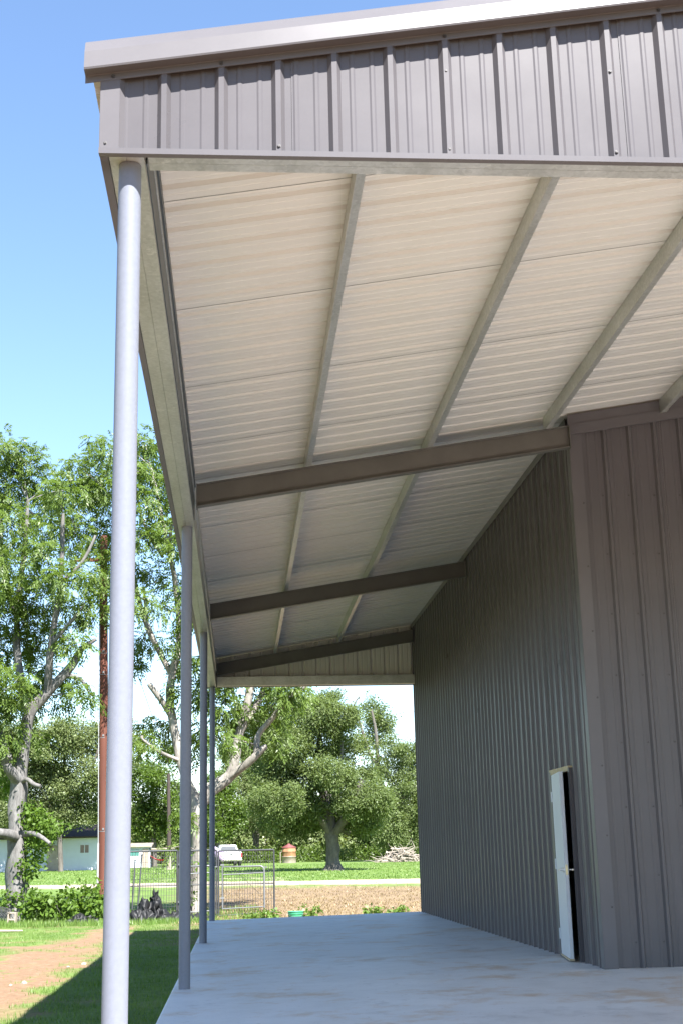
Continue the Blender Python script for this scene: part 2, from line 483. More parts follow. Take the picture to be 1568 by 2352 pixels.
# rake trim on the front and rear edges
def rake(ysec, flip):
    for x0, x1 in ((-.232, XRIDGE), (2*XRIDGE+.232, XRIDGE)):
        mb = MB(); rows = []
        for x in (x0, x1):
            rows.append([(x, y, roof_z(x)+z) for y, z in ysec])
        mb.quadstrip(rows, 0, False, flip ^ (x0 > x1))
        back = [[(p[0], p[1]+(.003 if ysec[0][0] > ysec[3][0] else -.003), p[2]-.003) for p in r] for r in rows]
        part(mb, 'rake_trim', M['trim'])
RAKE = [(.10, .052), (-.150, .052), (-.178, .047), (-.196, .030), (-.224, -.040), (-.234, -.140), (-.230, -.150), (-.166, -.147), (-.160, -.150), (-.158, -.186), (-.154, -.187)]
rake(RAKE, True)
rake([(YEND-.1, .052), (YEND+.05, .052), (YEND+.09, .03), (YEND+.11, -.04), (YEND+.115, -.15), (YEND+.05, -.147), (YEND+.048, -.18)], False)
mb = MB()
for x in (-.085, .185+.3048*1, .185+.3048*5, .185+.3048*9, .185+.3048*13): screws(mb, [(x, -.161, roof_z(x)-.167)], (0, -1, 0))
tag(part(mb, 'trim_screws', M['screw']), kind='stuff')

# corner trim and bottom trims
mb = MB()
def ctr(yp, s_):
    mb.box(-.152, -.150, min(yp, yp-s_*.11), max(yp, yp-s_*.11), 4.957, 5.535)
    mb.box(-.150, -.048, min(yp, yp+s_*.002), max(yp, yp+s_*.002), 4.957, 5.5)
    mb.hexa([(-.048, yp, 4.957), (-.0475, yp+s_*.002, 4.957), (-.022, yp-s_*.03, 4.957), (-.0235, yp-s_*.031, 4.957),
             (-.048, yp, 5.50), (-.0475, yp+s_*.002, 5.50), (-.022, yp-s_*.03, 5.50), (-.0235, yp-s_*.031, 5.50)])
ctr(-.154, -1)
part(mb, 'corner_trim', M['trim'])
mb = MB(); mb.prism([(0, -.1125, 4.928), (0, -.160, 4.924), (0, -.161, 4.956), (0, -.157, 4.957), (0, -.156, 4.934), (0, -.113, 4.936)][::-1], (-.153, 0, 0), (18.6, 0, 0))
part(mb, 'gable_bottom_trim', M['trim'])
mb = MB(); mb.prism([(0, YBK-.01, 4.93), (0, YBK+.040, 4.926), (0, YBK+.041, 4.956), (0, YBK-.01, 4.955)], (-.153, 0, 0), (18.6, 0, 0))
part(mb, 'gable_bottom_trim', M['trim'])
for side in (0, 1):
    mb = MB(); f = (lambda x: x) if not side else (lambda x: 2*XRIDGE-x)
    q = [(-.151, 4.926), (-.108, 4.930), (-.108, 4.934), (-.147, 4.932), (-.147, 5.525), (-.151, 5.525)]
    sec = [(f(x), 0, z) for x, z in q]
    mb.prism(sec if not side else sec[::-1], (0, -.110, 0), (0, YBK+.03, 0))
    part(mb, 'eave_fascia', M['trim'])

# galvanised eave beam (double cee) and gable headers
def cee_beam(name, pts_fn, L0, L1):
    pass
for side in (0, 1):
    f = (lambda x: x) if not side else (lambda x: 2*XRIDGE-x)
    mb = MB()
    for a, b, zt in ((-.105, -.014, 5.53), (-.012, .079, 5.552)):
        mb.box(min(f(a), f(b)), max(f(a), f(b)), -.108, YBK-.01, H, zt)
    mb.box(min(f(.079), f(.097)), max(f(.079), f(.097)), .05, YBK-.2, H+.285, H+.297)
    part(mb, 'eave_beam', M['galv'])
for ya, yb in ((-.108, .046), (YBK-.17, YBK-.012)):
    mb = MB(); ym = (ya+yb)/2
    mb.box(.102, 2*XRIDGE-.102, ya, ym-.001, H+.003, H+.2); mb.box(.102, 2*XRIDGE-.102, ym+.001, yb, H+.003, H+.2)
    part(mb, 'gable_header_beam', M['galv'])

mb = MB(); mb.box(.0797, .088, .05, 8.0, H+.045, 5.553); mb.box(.088, .100, .05, 8.0, 5.36, 5.366)
part(mb, 'eave_strut', M['strut'])
# round steel posts on the porch edge
POSTY = [0., 8.14, 15.52, 22.86]
for yp in POSTY:
    mb = MB(); r = .0605; n = 28
    mb.tube([(0, yp, -.01), (0, yp, H-.002)], r, n, 0)
    o = part(mb, 'post', M['post'], False)
    for p in o.data.polygons:
        if len(p.vertices) == 4: p.use_smooth = True

# rafters: rolled sections from the eave beam up to the building
def rafter(yc, x0, x1):
    mb = MB(); w = .052; d = .262; t = .012
    def zb(x): return 5.128+SLOPE*x
    sec = [(-w, 0), (w, 0), (w, t), (t*.4, t), (t*.4, d-t), (w, d-t), (w, d), (-w, d), (-w, d-t), (-t*.4, d-t), (-t*.4, t), (-w, t)]
    a = [(x0, yc+y, zb(x0)+z) for y, z in sec]; b = [(x1, yc+y, zb(x1)+z) for y, z in sec]
    n = len(sec); o = len(mb.v); mb.v += a+b
    for i in range(n):
        j = (i+1) % n; mb.f.append((o+i, o+j, o+n+j, o+n+i)); mb.mi.append(0)
    mb.f.append(tuple(o+i for i in reversed(range(n)))); mb.f.append(tuple(o+n+i for i in range(n))); mb.mi += [0, 0]
    for xe in (x0+.001, x1-.013):      # end plates
        mb.hexa([(xe, yc-w-.012, zb(xe)-.015), (xe+.012, yc-w-.012, zb(xe)-.015), (xe+.012, yc+w+.012, zb(xe)-.015), (xe, yc+w+.012, zb(xe)-.015),
                 (xe, yc-w-.012, zb(xe)+d+.003), (xe+.012, yc-w-.012, zb(xe)+d+.003), (xe+.012, yc+w+.012, zb(xe)+d+.003), (xe, yc+w+.012, zb(xe)+d+.003)])
    return part(mb, 'rafter', M['rafter'])
for yr in (8.07, 15.50, 22.66): rafter(yr, .104, XW-.045)

# purlins: galvanised cee, running front to back on the rafters
PURX = [1.345, 2.745, 4.145, 5.56, 6.98, 8.40]
for i, xp in enumerate(PURX):
    mb = MB(); zb = 5.128+.262+SLOPE*xp; zt = roof_z(xp)-.003; t = .0035
    secs = [[(0, 0), (.062, SLOPE*.062), (.062, SLOPE*.062+.018), (.062-t, SLOPE*.062+.018), (.062-t, t+SLOPE*.06), (t, t), (t, zt-zb-t), (.062, zt-zb-t+SLOPE*.062), (.062, zt-zb+SLOPE*.062), (0, zt-zb)]]
    sec = [(xp+a, 0, zb+b) for a, b in secs[0]]
    ya, yb = .048, YBK-.18
    if i == 2: yb = YW-.04
    if i >= 3: yb = YW+.4
    mb.prism(sec[::-1], (0, ya, 0), (0, yb, 0))
    pu = part(mb, 'purlin', M['galv'])
    for yr in (8.07, 15.50, 22.66):
        if yr+.1 < yb:
            mb = MB(); mb.box(xp+.066, xp+.074, yr-.05, yr+.05, zb+.011, zb+.15); mb.build('cleat', M['galv'], pu)
        if yr+.6 < yb:
            mb = MB(); mb.box(xp-.004, xp-.0005, yr-.5, yr+.5, zb+.01, zt-.012); mb.build('lap_splice', M['galv'], pu)

# side wall sheets, with the door opening left free
DY0, DY1, DZ = 9.12, 10.08, 2.255
YC1 = YBK-.02
NSIDE = [0]
def side_sheet(a, b, z0, z1):
    NSIDE[0] += 1; lift = .0045*(NSIDE[0] % 2)
    mb = sheet_mb(a, b, z0, z1, YW+.18, lambda u, v, w: (XW-w-lift, u, v))
    mb.f = [f[::-1] for f in mb.f]
    o = part(mb, 'wall_panel', TWO)
    pts = []
    for j in range(60):
        y = YW+.18+PITCH_IN*j
        if a+.05 < y < b-.02:
            for z in (.33, 1.02, 2.05, 3.2, 4.3, 5.3):
                if z0+.05 < z < z1-.05: pts.append((XW-.004, y+.06, z))
    if pts:
        sc = MB(); screws(sc, pts, (-1, 0, 0)); tag(sc.build('screws', M['screw'], o), kind='stuff')
y = YW+.004; topz = roof_z(XW)-.008
while y < YC1-.01:
    yn = min(y+SW, YC1)
    if yn <= DY0 or y >= DY1: side_sheet(y, yn+.005 if yn < DY0 or y >= DY1 else yn, .02, topz)
    else:
        if y < DY0: side_sheet(y, DY0, .02, topz)
        a, b = max(y, DY0), min(yn, DY1)
        side_sheet(a, b, DZ, topz)
        if yn > DY1: side_sheet(DY1, yn+.005, .02, topz)
    y = yn
mb = MB()
for z0, z1, t in ((topz-.10, topz-.004, .040), ): mb.box(XW-t, XW-.034, YW+.1, YC1, z0, z1)
part(mb, 'wall_head_trim', M['trim'])
# far side and rear closing walls (never near the camera, keep the room dark)
mb = sheet_mb(YW+.004, YC1, .05, roof_z(14.)-.01, YW+.18, lambda u, v, w: (14.+w, u, v)); part(mb, 'wall_panel', TWO)
mb = sheet_mb(XW+.01, 14., .05, lambda u: roof_z(u)-.01, 4.87, lambda u, v, w: (u, YC1-.02+w, v)); mb.f = [f[::-1] for f in mb.f]; part(mb, 'wall_panel', TWO)
# front wall
edges = [XW+.012]+[4.87+.0762-PITCH_IN+SW*(i+1) for i in range(11) if 4.87+.0762-PITCH_IN+SW*(i+1) < 13.9]+[14.]
for si, (a, b) in enumerate(zip(edges, edges[1:])):
    lift = .0045*(si % 2)
    mb = sheet_mb(a-.003, b+.003, .02, lambda u: roof_z(u)-.01, 4.87, lambda u, v, w: (u, YW-w-lift, v))
    o = part(mb, 'wall_panel', TWO)
    pts = []
    for j in range(-2, 40):
        x = 4.87+PITCH_IN*j
        if a+.04 < x < b-.04:
            for z in (.33, 1.02, 1.75, 2.45, 3.2, 3.9, 4.6, 5.3): pts.append((x-.06, YW-.004, z))
    if pts:
        sc = MB(); screws(sc, pts, (0, -1, 0)); tag(sc.build('screws', M['screw'], o), kind='stuff')
mb = MB()
mb.box(XW-.038, XW-.036, YW-.036, YW+.105, .03, 6.06); mb.box(XW-.036, XW+.112, YW-.0385, YW-.0365, .03, 6.06)
mb.box(XW+.110, XW+.112, YW-.0365, YW-.002, .03, 6.06)
o = part(mb, 'corner_trim', M['trim'])
sc = MB(); screws(sc, [(XW+.085, YW-.039, z) for z in (.7, 1.45, 2.2, 2.95, 3.7, 4.45, 5.2)], (0, -1, 0)); tag(sc.build('screws', M['screw'], o), kind='stuff')
for zt, zb, yo in ((-.012, -.145, .050), (-.135, -.262, .062)):
    mb = MB()
    for x0, x1 in ((XW-.045, XRIDGE), (XRIDGE, 13.9)):
        mb.hexa([(x0, YW-yo, roof_z(x0)+zb), (x1, YW-yo, roof_z(x1)+zb), (x1, YW-.034, roof_z(x1)+zb), (x0, YW-.034, roof_z(x0)+zb),
                 (x0, YW-yo, roof_z(x0)+zt), (x1, YW-yo, roof_z(x1)+zt), (x1, YW-.034, roof_z(x1)+zt), (x0, YW-.034, roof_z(x0)+zt)])
    part(mb, 'wall_head_trim', M['trim'])

# white steel door standing ajar, hinged on its far side
zs = slab_z(XW)+.004
mb = MB()
mb.box(XW-.055, XW+.05, DY0-.012, DY0+.035, zs, DZ-.012); mb.box(XW-.055, XW+.05, DY1-.035, DY1+.012, zs, DZ-.012)
part(mb, 'door_frame', M['slate'])
mb = MB(); mb.box(XW-.060, XW+.052, DY0-.02, DY1+.02, DZ-.012, DZ+.010); mb.box(XW-.056, XW+.05, DY0+.036, DY1-.036, DZ-.05, DZ-.0125)
part(mb, 'door_head_jamb', M['pine'])
DW, DH, DT = .872, 2.12, .045
door = bpy.data.objects.new('door', None); COL.objects.link(door); door.parent = bld
door.location = (XW-.052-XW, DY1-.042-YW, zs+.012); door.rotation_euler = (0, 0, -math.radians(7.0))
def dpart(mb, name, mat, smooth=False): return mb.build(name, mat, door, smooth)
mb = MB(); mb.box(0, DT, -DW, 0, 0.018, DH); leaf = dpart(mb, 'door_leaf', M['door'])
bv = leaf.modifiers.new('bevel', 'BEVEL'); bv.width = .002; bv.segments = 1
mb = MB(); mb.box(-.008, DT+.004, -DW-.004, .0, 0, .017); dpart(mb, 'door_sweep', M['pine'])
for z in (.25, 1.06, 1.86):
    mb = MB(); mb.box(-.004, -.001, -.04, .0, z-.06, z+.06); mb.box(-.004, -.001, .004, .045, z-.06, z+.06); mb.tube([(-.006, .002, z-.062), (-.006, .002, z+.062)], .009, 10); dpart(mb, 'hinge', M['door'])
zh = 1.0
for sx, x0 in ((-1, 0.), (1, DT)):
    mb = MB()
    mb.tube([(x0, -DW+.065, zh), (x0+sx*.012, -DW+.065, zh)], [.033, .030], 16)
    mb.tube([(x0+sx*.012, -DW+.065, zh), (x0+sx*.052, -DW+.065, zh)], .011, 10)
    mb.tube([(x0+sx*.052, -DW+.058, zh), (x0+sx*.056, -DW+.10, zh), (x0+sx*.050, -DW+.175, zh-.004)], [.011, .010, .008], 10)
    dpart(mb, 'door_handle', M['steel'], True)
mb = MB(); mb.box(.009, .036, -DW-.0022, -DW, zh-.057, zh+.057); mb.box(.014, .031, -DW-.012, -DW-.0023, zh-.012, zh+.012); dpart(mb, 'latch_plate', M['brass'])

# ------------------------------------------------------------------ trees and plants
LEAF = {
 'pecan': leaf_mat('pecan_leaf', (.062, .110, .022), (.145, .205, .046), .44, .02),
 'oak': leaf_mat('live_oak_leaf', (.080, .118, .040), (.170, .212, .082), .40, .012, .35),
 'bright': leaf_mat('bright_leaf', (.055, .100, .014), (.110, .165, .026), .42, .03, .4),
 'grey': leaf_mat('grey_green_leaf', (.090, .120, .045), (.180, .215, .090), .35, .012, .3),
 'vine': leaf_mat('broad_vine_leaf', (.060, .118, .018), (.135, .210, .040), .44, .01, 1.5),
 'grass': leaf_mat('grass_blade', (.070, .145, .024), (.180, .260, .065), .35, .02, .6),
 'straw': leaf_mat('dry_straw', (.16, .105, .055), (.34, .26, .15), .25, .03, .8),
}
BARK = {
 'pale': bark_mat('pale_pecan_bark', (.075, .064, .054), (.36, .33, .29), .5),
 'mid': bark_mat('grey_pecan_bark', (.05, .045, .042), (.21, .20, .19), .5),
 'dark': bark_mat('dark_bark', (.045, .038, .032), (.15, .135, .115), .5),
}
TREES = {
 'pecan_left': {'crown':[(-7.28,37.04,14.79,0.64),(-6.63,37.56,14.49,0.65),(-7.07,37.8,13.63,0.87),(-6.15,38.45,13.96,0.74),(-8.38,37.56,14.64,1.16),(-8.75,38.36,12.86,1.47),(-5.0,34.43,12.55,0.6),(-6.63,36.35,11.9,0.84),(-5.81,38.45,12.56,0.88),(-4.64,37.16,13.29,0.64),(-7.05,38.26,11.0,0.81),(-5.52,34.8,10.39,0.68),(-4.79,36.36,11.6,0.7),(-7.76,35.38,9.96,1.24),(-6.86,36.69,9.22,0.78),(-5.92,36.83,9.52,0.78),(-4.77,34.36,9.73,0.6),(-4.21,35.25,10.19,0.55),(-4.36,35.53,9.12,0.55),(-6.95,38.33,8.19,0.74),(-5.71,37.67,8.36,0.65),(-6.48,35.0,6.47,0.68),(-6.26,37.81,7.09,0.58),(-4.52,34.91,7.91,0.48),(-5.44,37.02,7.05,0.5),(-4.34,34.86,6.42,0.35),(-3.95,34.31,6.08,0.29),(-8.2,38.13,8.32,1.17),(-7.43,35.22,6.24,1.09),(-6.47,35.25,5.16,0.48),(-6.5,38.62,6.33,0.44),(-5.15,38.14,6.54,0.35),(-6.63,35.57,4.53,0.36),(-7.66,38.53,3.78,0.66),(-5.82,36.67,5.14,0.28)],'vine':[(-5.94,36.14,2.05,0.28),(-5.9,35.76,1.02,0.31),(-5.69,36.35,2.37,0.28),(-5.87,36.15,2.96,0.22),(-5.53,36.37,1.98,0.25),(-6.58,36.31,3.65,0.22),(-5.67,35.84,1.52,0.22),(-5.93,35.89,0.25,0.36),(-6.35,35.73,0.14,0.3),(-5.53,35.72,1.77,0.28),(-5.38,35.65,2.29,0.22),(-5.87,35.84,2.56,0.25),(-6.18,36.08,2.84,0.17),(-5.66,35.6,1.2,0.22),(-5.29,36.14,2.39,0.21),(-5.53,35.87,2.71,0.22),(-4.94,35.85,2.22,0.14)],'limbs':[[(-6.269,36.0,-0.476,0.376),(-6.209,36.0,0.002,0.335),(-6.15,36.0,0.508,0.321),(-6.183,36.0,1.405,0.293),(-6.243,36.0,2.312,0.279),(-6.23,36.0,3.359,0.251),(-6.211,36.0,4.286,0.209),(-6.079,36.0,5.088,0.195),(-5.969,36.0,5.762,0.181),(-5.425,36.0,6.435,0.167),(-4.702,36.0,7.252,0.125),(-4.375,36.0,7.804,0.098),(-3.943,36.0,8.107,0.056)],[(-5.969,36.0,5.762,0.153),(-6.459,36.8,7.244,0.142),(-6.624,37.0,8.982,0.114),(-6.487,37.0,11.019,0.086),(-6.414,37.0,12.954,0.057)],[(-5.425,36.0,6.435,0.139),(-5.28,35.4,7.861,0.11),(-5.014,35.2,9.766,0.082),(-4.985,35.0,11.986,0.054)],[(-6.202,36.0,3.689,0.209),(-6.409,35.5,3.968,0.179),(-6.535,35.4,4.252,0.151),(-6.445,35.2,4.473,0.123)],[(-6.456,35.4,4.251,0.165),(-6.71,35.5,4.922,0.138),(-7.174,36.0,6.324,0.112),(-7.427,36.0,9.097,0.084)],[(-6.2,36.0,3.622,0.098),(-5.932,35.7,3.734,0.076),(-5.686,35.5,3.574,0.062),(-5.459,35.4,3.5,0.048)],[(-6.205,36.0,1.986,0.195),(-6.421,35.3,2.11,0.165),(-6.759,35.0,2.176,0.15)],[(-6.103,36.0,2.075,0.112),(-5.675,35.5,2.11,0.083),(-5.329,35.2,1.97,0.068),(-5.063,35.0,1.785,0.054)],[(-6.624,37.0,8.982,0.086),(-7.131,37.2,10.331,0.072),(-7.362,37.2,12.558,0.043)],[(-5.014,35.2,9.766,0.068),(-4.328,35.0,10.421,0.054),(-3.94,35.0,11.268,0.041)],[(-4.898,36.0,6.978,0.084),(-4.418,36.0,6.834,0.056),(-4.136,36.0,6.417,0.035)],[(-5.28,35.4,7.861,0.069),(-4.552,35.0,8.614,0.054),(-4.162,35.0,9.163,0.027)]]},
 'pecan_right': {'crown':[(-4.27,38.9,14.88,0.67),(-4.54,37.42,13.98,0.58),(-3.61,36.69,14.68,0.64),(-2.65,37.42,15.22,0.58),(-2.41,38.4,14.73,0.66),(-2.92,35.55,13.44,0.62),(-2.01,39.59,13.95,0.6),(-2.34,35.4,12.52,0.62),(-4.07,38.6,13.84,0.67),(-3.93,39.02,12.7,0.67),(-2.46,35.38,11.35,0.49),(-1.95,38.77,12.31,0.48),(-3.27,36.91,10.83,0.64),(-2.33,37.85,10.73,0.44),(-2.56,35.34,9.21,0.47),(-1.88,35.51,8.96,0.41),(-3.45,36.1,9.36,0.63),(-2.7,39.5,8.62,0.45),(-1.56,36.16,8.08,0.36),(-1.63,38.63,10.43,0.47),(-2.98,39.39,7.7,0.3),(-1.35,39.44,7.83,0.39),(0.17,36.82,6.03,0.57),(-0.39,36.86,6.33,0.57),(0.74,37.61,5.82,0.58),(1.62,38.71,6.22,0.67),(2.04,35.78,6.17,0.62),(2.73,38.59,6.7,0.38),(1.69,38.81,5.35,0.56),(0.89,39.08,5.09,0.45),(0.05,35.46,4.81,0.5),(-0.59,39.46,5.44,0.54),(1.98,35.7,6.71,0.69),(-0.11,36.8,7.16,0.85),(1.33,37.99,7.6,0.88),(-2.35,39.34,5.46,0.45),(-2.4,36.8,4.89,0.37),(-1.91,39.37,5.31,0.39),(-0.97,37.7,4.73,0.43),(-1.08,36.67,6.31,0.51),(0.75,36.69,8.86,1.28),(-0.66,36.08,9.33,0.98),(-1.22,35.64,11.26,0.83),(-0.95,35.96,13.11,0.97),(-4.12,38.33,10.54,0.59),(-4.52,39.69,12.39,0.61),(-1.17,36.01,2.47,0.31),(-1.41,35.51,1.55,0.19)],'limbs':[[(-0.839,37.0,-0.51,0.271),(-0.761,37.0,0.352,0.228),(-0.723,37.0,1.011,0.214),(-0.714,37.0,2.213,0.214),(-0.772,37.0,2.889,0.214),(-1.151,37.0,3.851,0.157),(-1.407,37.0,4.819,0.143),(-1.567,37.0,5.587,0.143),(-1.63,37.0,6.359,0.136),(-1.567,37.0,7.208,0.128),(-1.362,37.0,8.063,0.114),(-1.477,37.0,9.953,0.086),(-1.93,37.0,12.185,0.064),(-2.314,37.0,14.009,0.043)],[(-1.596,37.0,5.727,0.114),(-1.892,36.7,6.189,0.099),(-2.219,36.5,6.617,0.085),(-2.275,36.5,6.701,0.078)],[(-0.771,37.0,2.727,0.214),(-0.414,37.0,3.263,0.2),(-0.04,37.0,3.556,0.2),(0.308,37.0,3.851,0.186),(0.463,37.0,4.372,0.143),(0.577,37.0,5.064,0.136),(0.763,37.0,5.761,0.136),(0.936,37.0,6.464,0.136),(1.172,37.0,7.746,0.114),(1.329,37.0,9.489,0.086)],[(0.62,37.0,5.203,0.1),(0.95,37.5,5.738,0.101),(1.314,37.6,6.386,0.094),(1.535,37.6,6.959,0.087)],[(0.169,37.0,3.689,0.157),(0.726,36.7,4.072,0.128),(1.073,36.5,4.354,0.12),(1.322,36.4,4.588,0.106),(1.462,36.4,4.682,0.07)],[(1.142,36.5,4.393,0.113),(1.145,36.5,4.805,0.099),(1.259,36.5,5.12,0.092),(1.702,36.2,5.596,0.084),(2.188,36.0,6.121,0.07),(2.752,36.0,6.571,0.056)],[(1.786,36.2,5.692,0.056),(1.539,36.2,5.972,0.042),(1.402,36.2,6.252,0.035)],[(-1.292,37.0,4.293,0.071),(-1.694,36.7,4.457,0.057),(-2.035,36.6,4.634,0.049),(-2.444,36.5,4.934,0.035),(-2.501,36.5,5.072,0.056)],[(-1.523,37.0,6.923,0.1),(-2.444,37.8,8.785,0.087),(-3.072,38.0,10.916,0.073),(-3.628,38.0,13.212,0.051)],[(-1.477,37.0,9.953,0.071),(-1.674,36.4,11.296,0.056),(-1.393,36.2,13.025,0.042)],[(-2.444,37.8,8.785,0.058),(-2.65,38.4,10.239,0.044)],[(-1.917,37.0,10.99,0.05),(-2.523,36.2,11.989,0.042),(-2.814,36.0,13.42,0.028)]]},
 'oak': {'crown':[(6.28,84.92,11.0,1.08),(4.94,82.2,9.87,1.22),(7.35,81.44,9.9,1.04),(3.84,80.42,7.89,1.31),(5.95,82.56,8.59,1.34),(7.93,83.96,8.09,1.07),(3.15,81.73,6.32,1.33),(4.84,81.53,6.0,1.33),(6.68,79.33,6.12,1.29),(8.81,84.5,6.09,1.07),(3.33,79.2,4.29,1.18),(5.12,81.96,4.07,1.22),(4.63,84.03,3.16,0.83),(8.07,79.78,4.21,1.13),(7.37,83.39,4.63,1.24),(6.27,84.7,3.42,0.84),(3.15,82.78,3.36,0.82),(8.52,83.73,3.07,0.89),(9.18,79.64,4.73,1.02),(9.05,81.61,3.43,0.98),(2.25,79.9,4.87,1.02),(2.06,84.07,7.05,0.89),(6.16,80.77,10.13,1.14),(3.18,81.72,8.57,0.87)],'limbs':[[(6.657,82.0,0.146,0.61),(6.639,82.0,0.608,0.493),(6.603,82.0,1.563,0.435),(6.564,82.0,2.386,0.435),(6.467,82.0,3.214,0.377),(6.131,82.0,4.884,0.29),(5.894,82.0,7.413,0.203),(5.942,82.0,9.973,0.116)],[(6.564,82.0,2.386,0.348),(7.197,81.5,3.187,0.289),(8.037,81.0,4.53,0.23),(8.498,81.0,5.903,0.143)],[(6.51,82.0,2.524,0.29),(5.785,81.4,3.489,0.231),(4.657,81.0,4.597,0.172),(3.41,81.0,5.999,0.115)],[(6.131,82.0,4.884,0.203),(4.881,82.0,6.867,0.145),(4.039,82.0,8.011,0.087)],[(6.268,82.0,4.603,0.203),(7.167,82.0,6.544,0.145),(7.376,82.0,9.378,0.087)],[(6.944,82.0,2.928,0.174),(7.724,83.0,2.513,0.147)]]},
 'right_tree': {'crown':[(13.48,124.5,14.81,1.12),(14.66,123.76,13.74,1.11),(13.91,124.38,12.33,1.46),(15.2,121.77,10.76,1.43),(16.88,121.94,10.21,1.43),(16.11,123.15,8.03,1.79),(17.62,121.9,7.53,1.77),(14.54,120.96,5.93,1.76),(16.65,121.52,5.1,1.76),(14.78,120.23,3.11,1.5),(16.96,121.39,2.68,1.51),(20.01,124.44,5.54,3.01),(20.16,124.3,9.69,2.57),(22.79,122.63,7.47,3.39),(13.92,122.0,9.24,1.1),(22.76,121.19,3.36,2.93)],'limbs':[[(14.881,122.0,0.151,0.421),(14.841,122.0,2.739,0.379),(14.236,122.0,5.972,0.295),(13.834,122.0,9.24,0.211),(13.679,122.0,12.545,0.147),(13.317,122.0,14.636,0.105)],[(14.602,122.0,4.349,0.253),(16.348,122.0,6.742,0.169),(17.093,122.0,10.004,0.126)],[(13.834,122.0,9.24,0.126),(13.032,122.0,10.488,0.126),(12.028,122.0,13.82,0.105),(11.636,122.0,14.996,0.084),(12.21,122.0,15.911,0.063)],[(14.236,122.0,5.972,0.211),(19.328,122.0,7.909,0.169)]]},
 'far_left': {'crown':[(-15.15,103.36,10.66,1.8),(-13.16,104.09,11.04,1.81),(-11.98,106.13,10.83,1.48),(-14.45,106.47,8.41,2.22),(-12.07,104.45,7.9,1.82),(-15.78,106.14,7.36,1.85),(-11.49,106.1,5.53,1.48),(-13.57,105.78,5.56,1.84),(-15.28,105.66,4.9,1.47),(-17.93,106.04,8.8,2.58),(-17.88,104.45,5.26,2.18),(-10.71,105.82,11.14,1.11),(-9.94,104.12,7.84,1.45),(-8.31,104.94,11.03,0.8),(-21.07,106.08,8.16,2.95),(-8.7,105.76,9.33,0.88),(-16.67,104.18,11.1,1.81),(-15.4,106.78,3.72,1.04),(-13.51,105.6,4.24,0.81)],'limbs':[[(-13.671,105.0,0.491,0.219),(-13.818,105.0,3.138,0.183),(-13.674,105.0,6.572,0.146),(-13.599,105.0,10.063,0.11)],[(-13.768,105.0,3.82,0.146),(-15.616,105.0,7.303,0.11),(-16.749,105.0,9.766,0.073)],[(-13.719,105.0,4.504,0.146),(-11.776,105.0,7.578,0.11),(-10.785,105.0,10.368,0.073)]]},
 'bright_mid': {'crown':[(-8.27,126.32,9.41,1.39),(-6.87,124.05,8.43,1.37),(-8.65,126.19,7.0,1.65),(-6.48,125.0,6.09,1.64),(-7.81,126.69,4.12,1.66),(-9.43,125.85,4.95,1.48),(-5.74,127.27,4.08,1.23),(-5.1,126.59,6.74,1.4),(-10.02,127.19,8.95,1.23),(-10.45,125.39,6.18,1.56),(-6.4,126.58,10.74,0.96)],'limbs':[[(-7.516,126.0,0.646,0.304),(-7.584,126.0,2.875,0.261),(-7.791,126.0,6.153,0.174),(-7.748,126.0,9.467,0.109)],[(-7.599,126.0,4.098,0.174),(-9.057,126.0,7.002,0.13)],[(-7.646,126.0,4.508,0.174),(-5.915,126.0,6.94,0.13)]]},
 'bright_right': {'crown':[(-1.51,126.95,6.06,1.66),(-0.67,127.31,4.39,1.49),(-2.32,125.4,3.97,1.47),(-1.31,127.37,8.17,1.32),(0.18,127.48,5.63,1.23),(-2.99,126.75,6.08,1.31)],'limbs':[[(-1.495,126.0,0.506,0.261),(-1.496,126.0,3.149,0.217),(-1.413,126.0,6.024,0.13)],[(-1.497,126.0,3.558,0.13),(-0.655,126.0,6.008,0.087)]]},
 'grey_mid': {'crown':[(0.41,136.38,13.58,1.78),(1.09,136.28,10.83,2.15),(2.87,134.09,8.43,2.12),(-0.05,134.15,8.49,1.94),(1.93,132.33,5.31,1.91),(3.85,135.68,13.01,1.77),(4.24,136.19,4.93,1.78),(5.52,133.89,3.97,1.47),(2.46,134.96,12.07,1.86),(4.73,135.1,10.24,1.86),(2.94,135.15,15.26,1.39),(6.98,132.36,16.27,1.37),(5.71,135.4,15.24,1.68)],'limbs':[[(2.366,134.0,0.578,0.369),(2.3,134.0,4.042,0.323),(1.97,134.0,8.44,0.23),(1.771,134.0,12.904,0.138)],[(2.223,134.0,5.792,0.184),(4.002,134.0,8.844,0.138),(4.268,134.0,12.862,0.092)],[(2.139,134.0,6.672,0.184),(0.402,134.0,10.244,0.138)]]},
 'bush': {'crown':[(-5.41,34.58,0.06,0.3),(-5.04,34.67,0.09,0.32),(-4.63,34.42,0.14,0.32),(-4.28,34.62,0.17,0.35),(-3.92,34.77,0.28,0.38),(-3.59,34.64,0.28,0.35),(-4.03,34.72,-0.07,0.32),(-3.46,34.03,-0.06,0.29),(-4.47,34.16,-0.1,0.29),(-5.0,34.44,-0.13,0.27),(-5.47,34.65,-0.17,0.24),(-3.35,34.22,0.11,0.32)]},
 'vine_fence': {'crown':[(-0.98,35.71,0.13,0.25),(-1.06,35.68,0.65,0.22),(-0.87,35.33,1.03,0.18),(-1.13,35.58,-0.18,0.19),(-0.89,35.44,-0.18,0.19),(-1.03,35.33,1.42,0.16)]},
 'hedge': [(1.04,131.9,2.23,1.09),(3.02,132.45,1.94,1.0),(4.55,132.04,2.33,1.09),(7.19,132.08,2.1,1.0),(8.49,131.61,1.72,0.91),(11.68,132.9,1.87,1.1),(13.43,132.64,1.53,0.91),(15.3,133.34,1.92,1.1),(17.98,133.27,1.52,1.19),(20.54,132.21,1.67,1.36),(-0.74,134.21,2.16,1.02)],
}

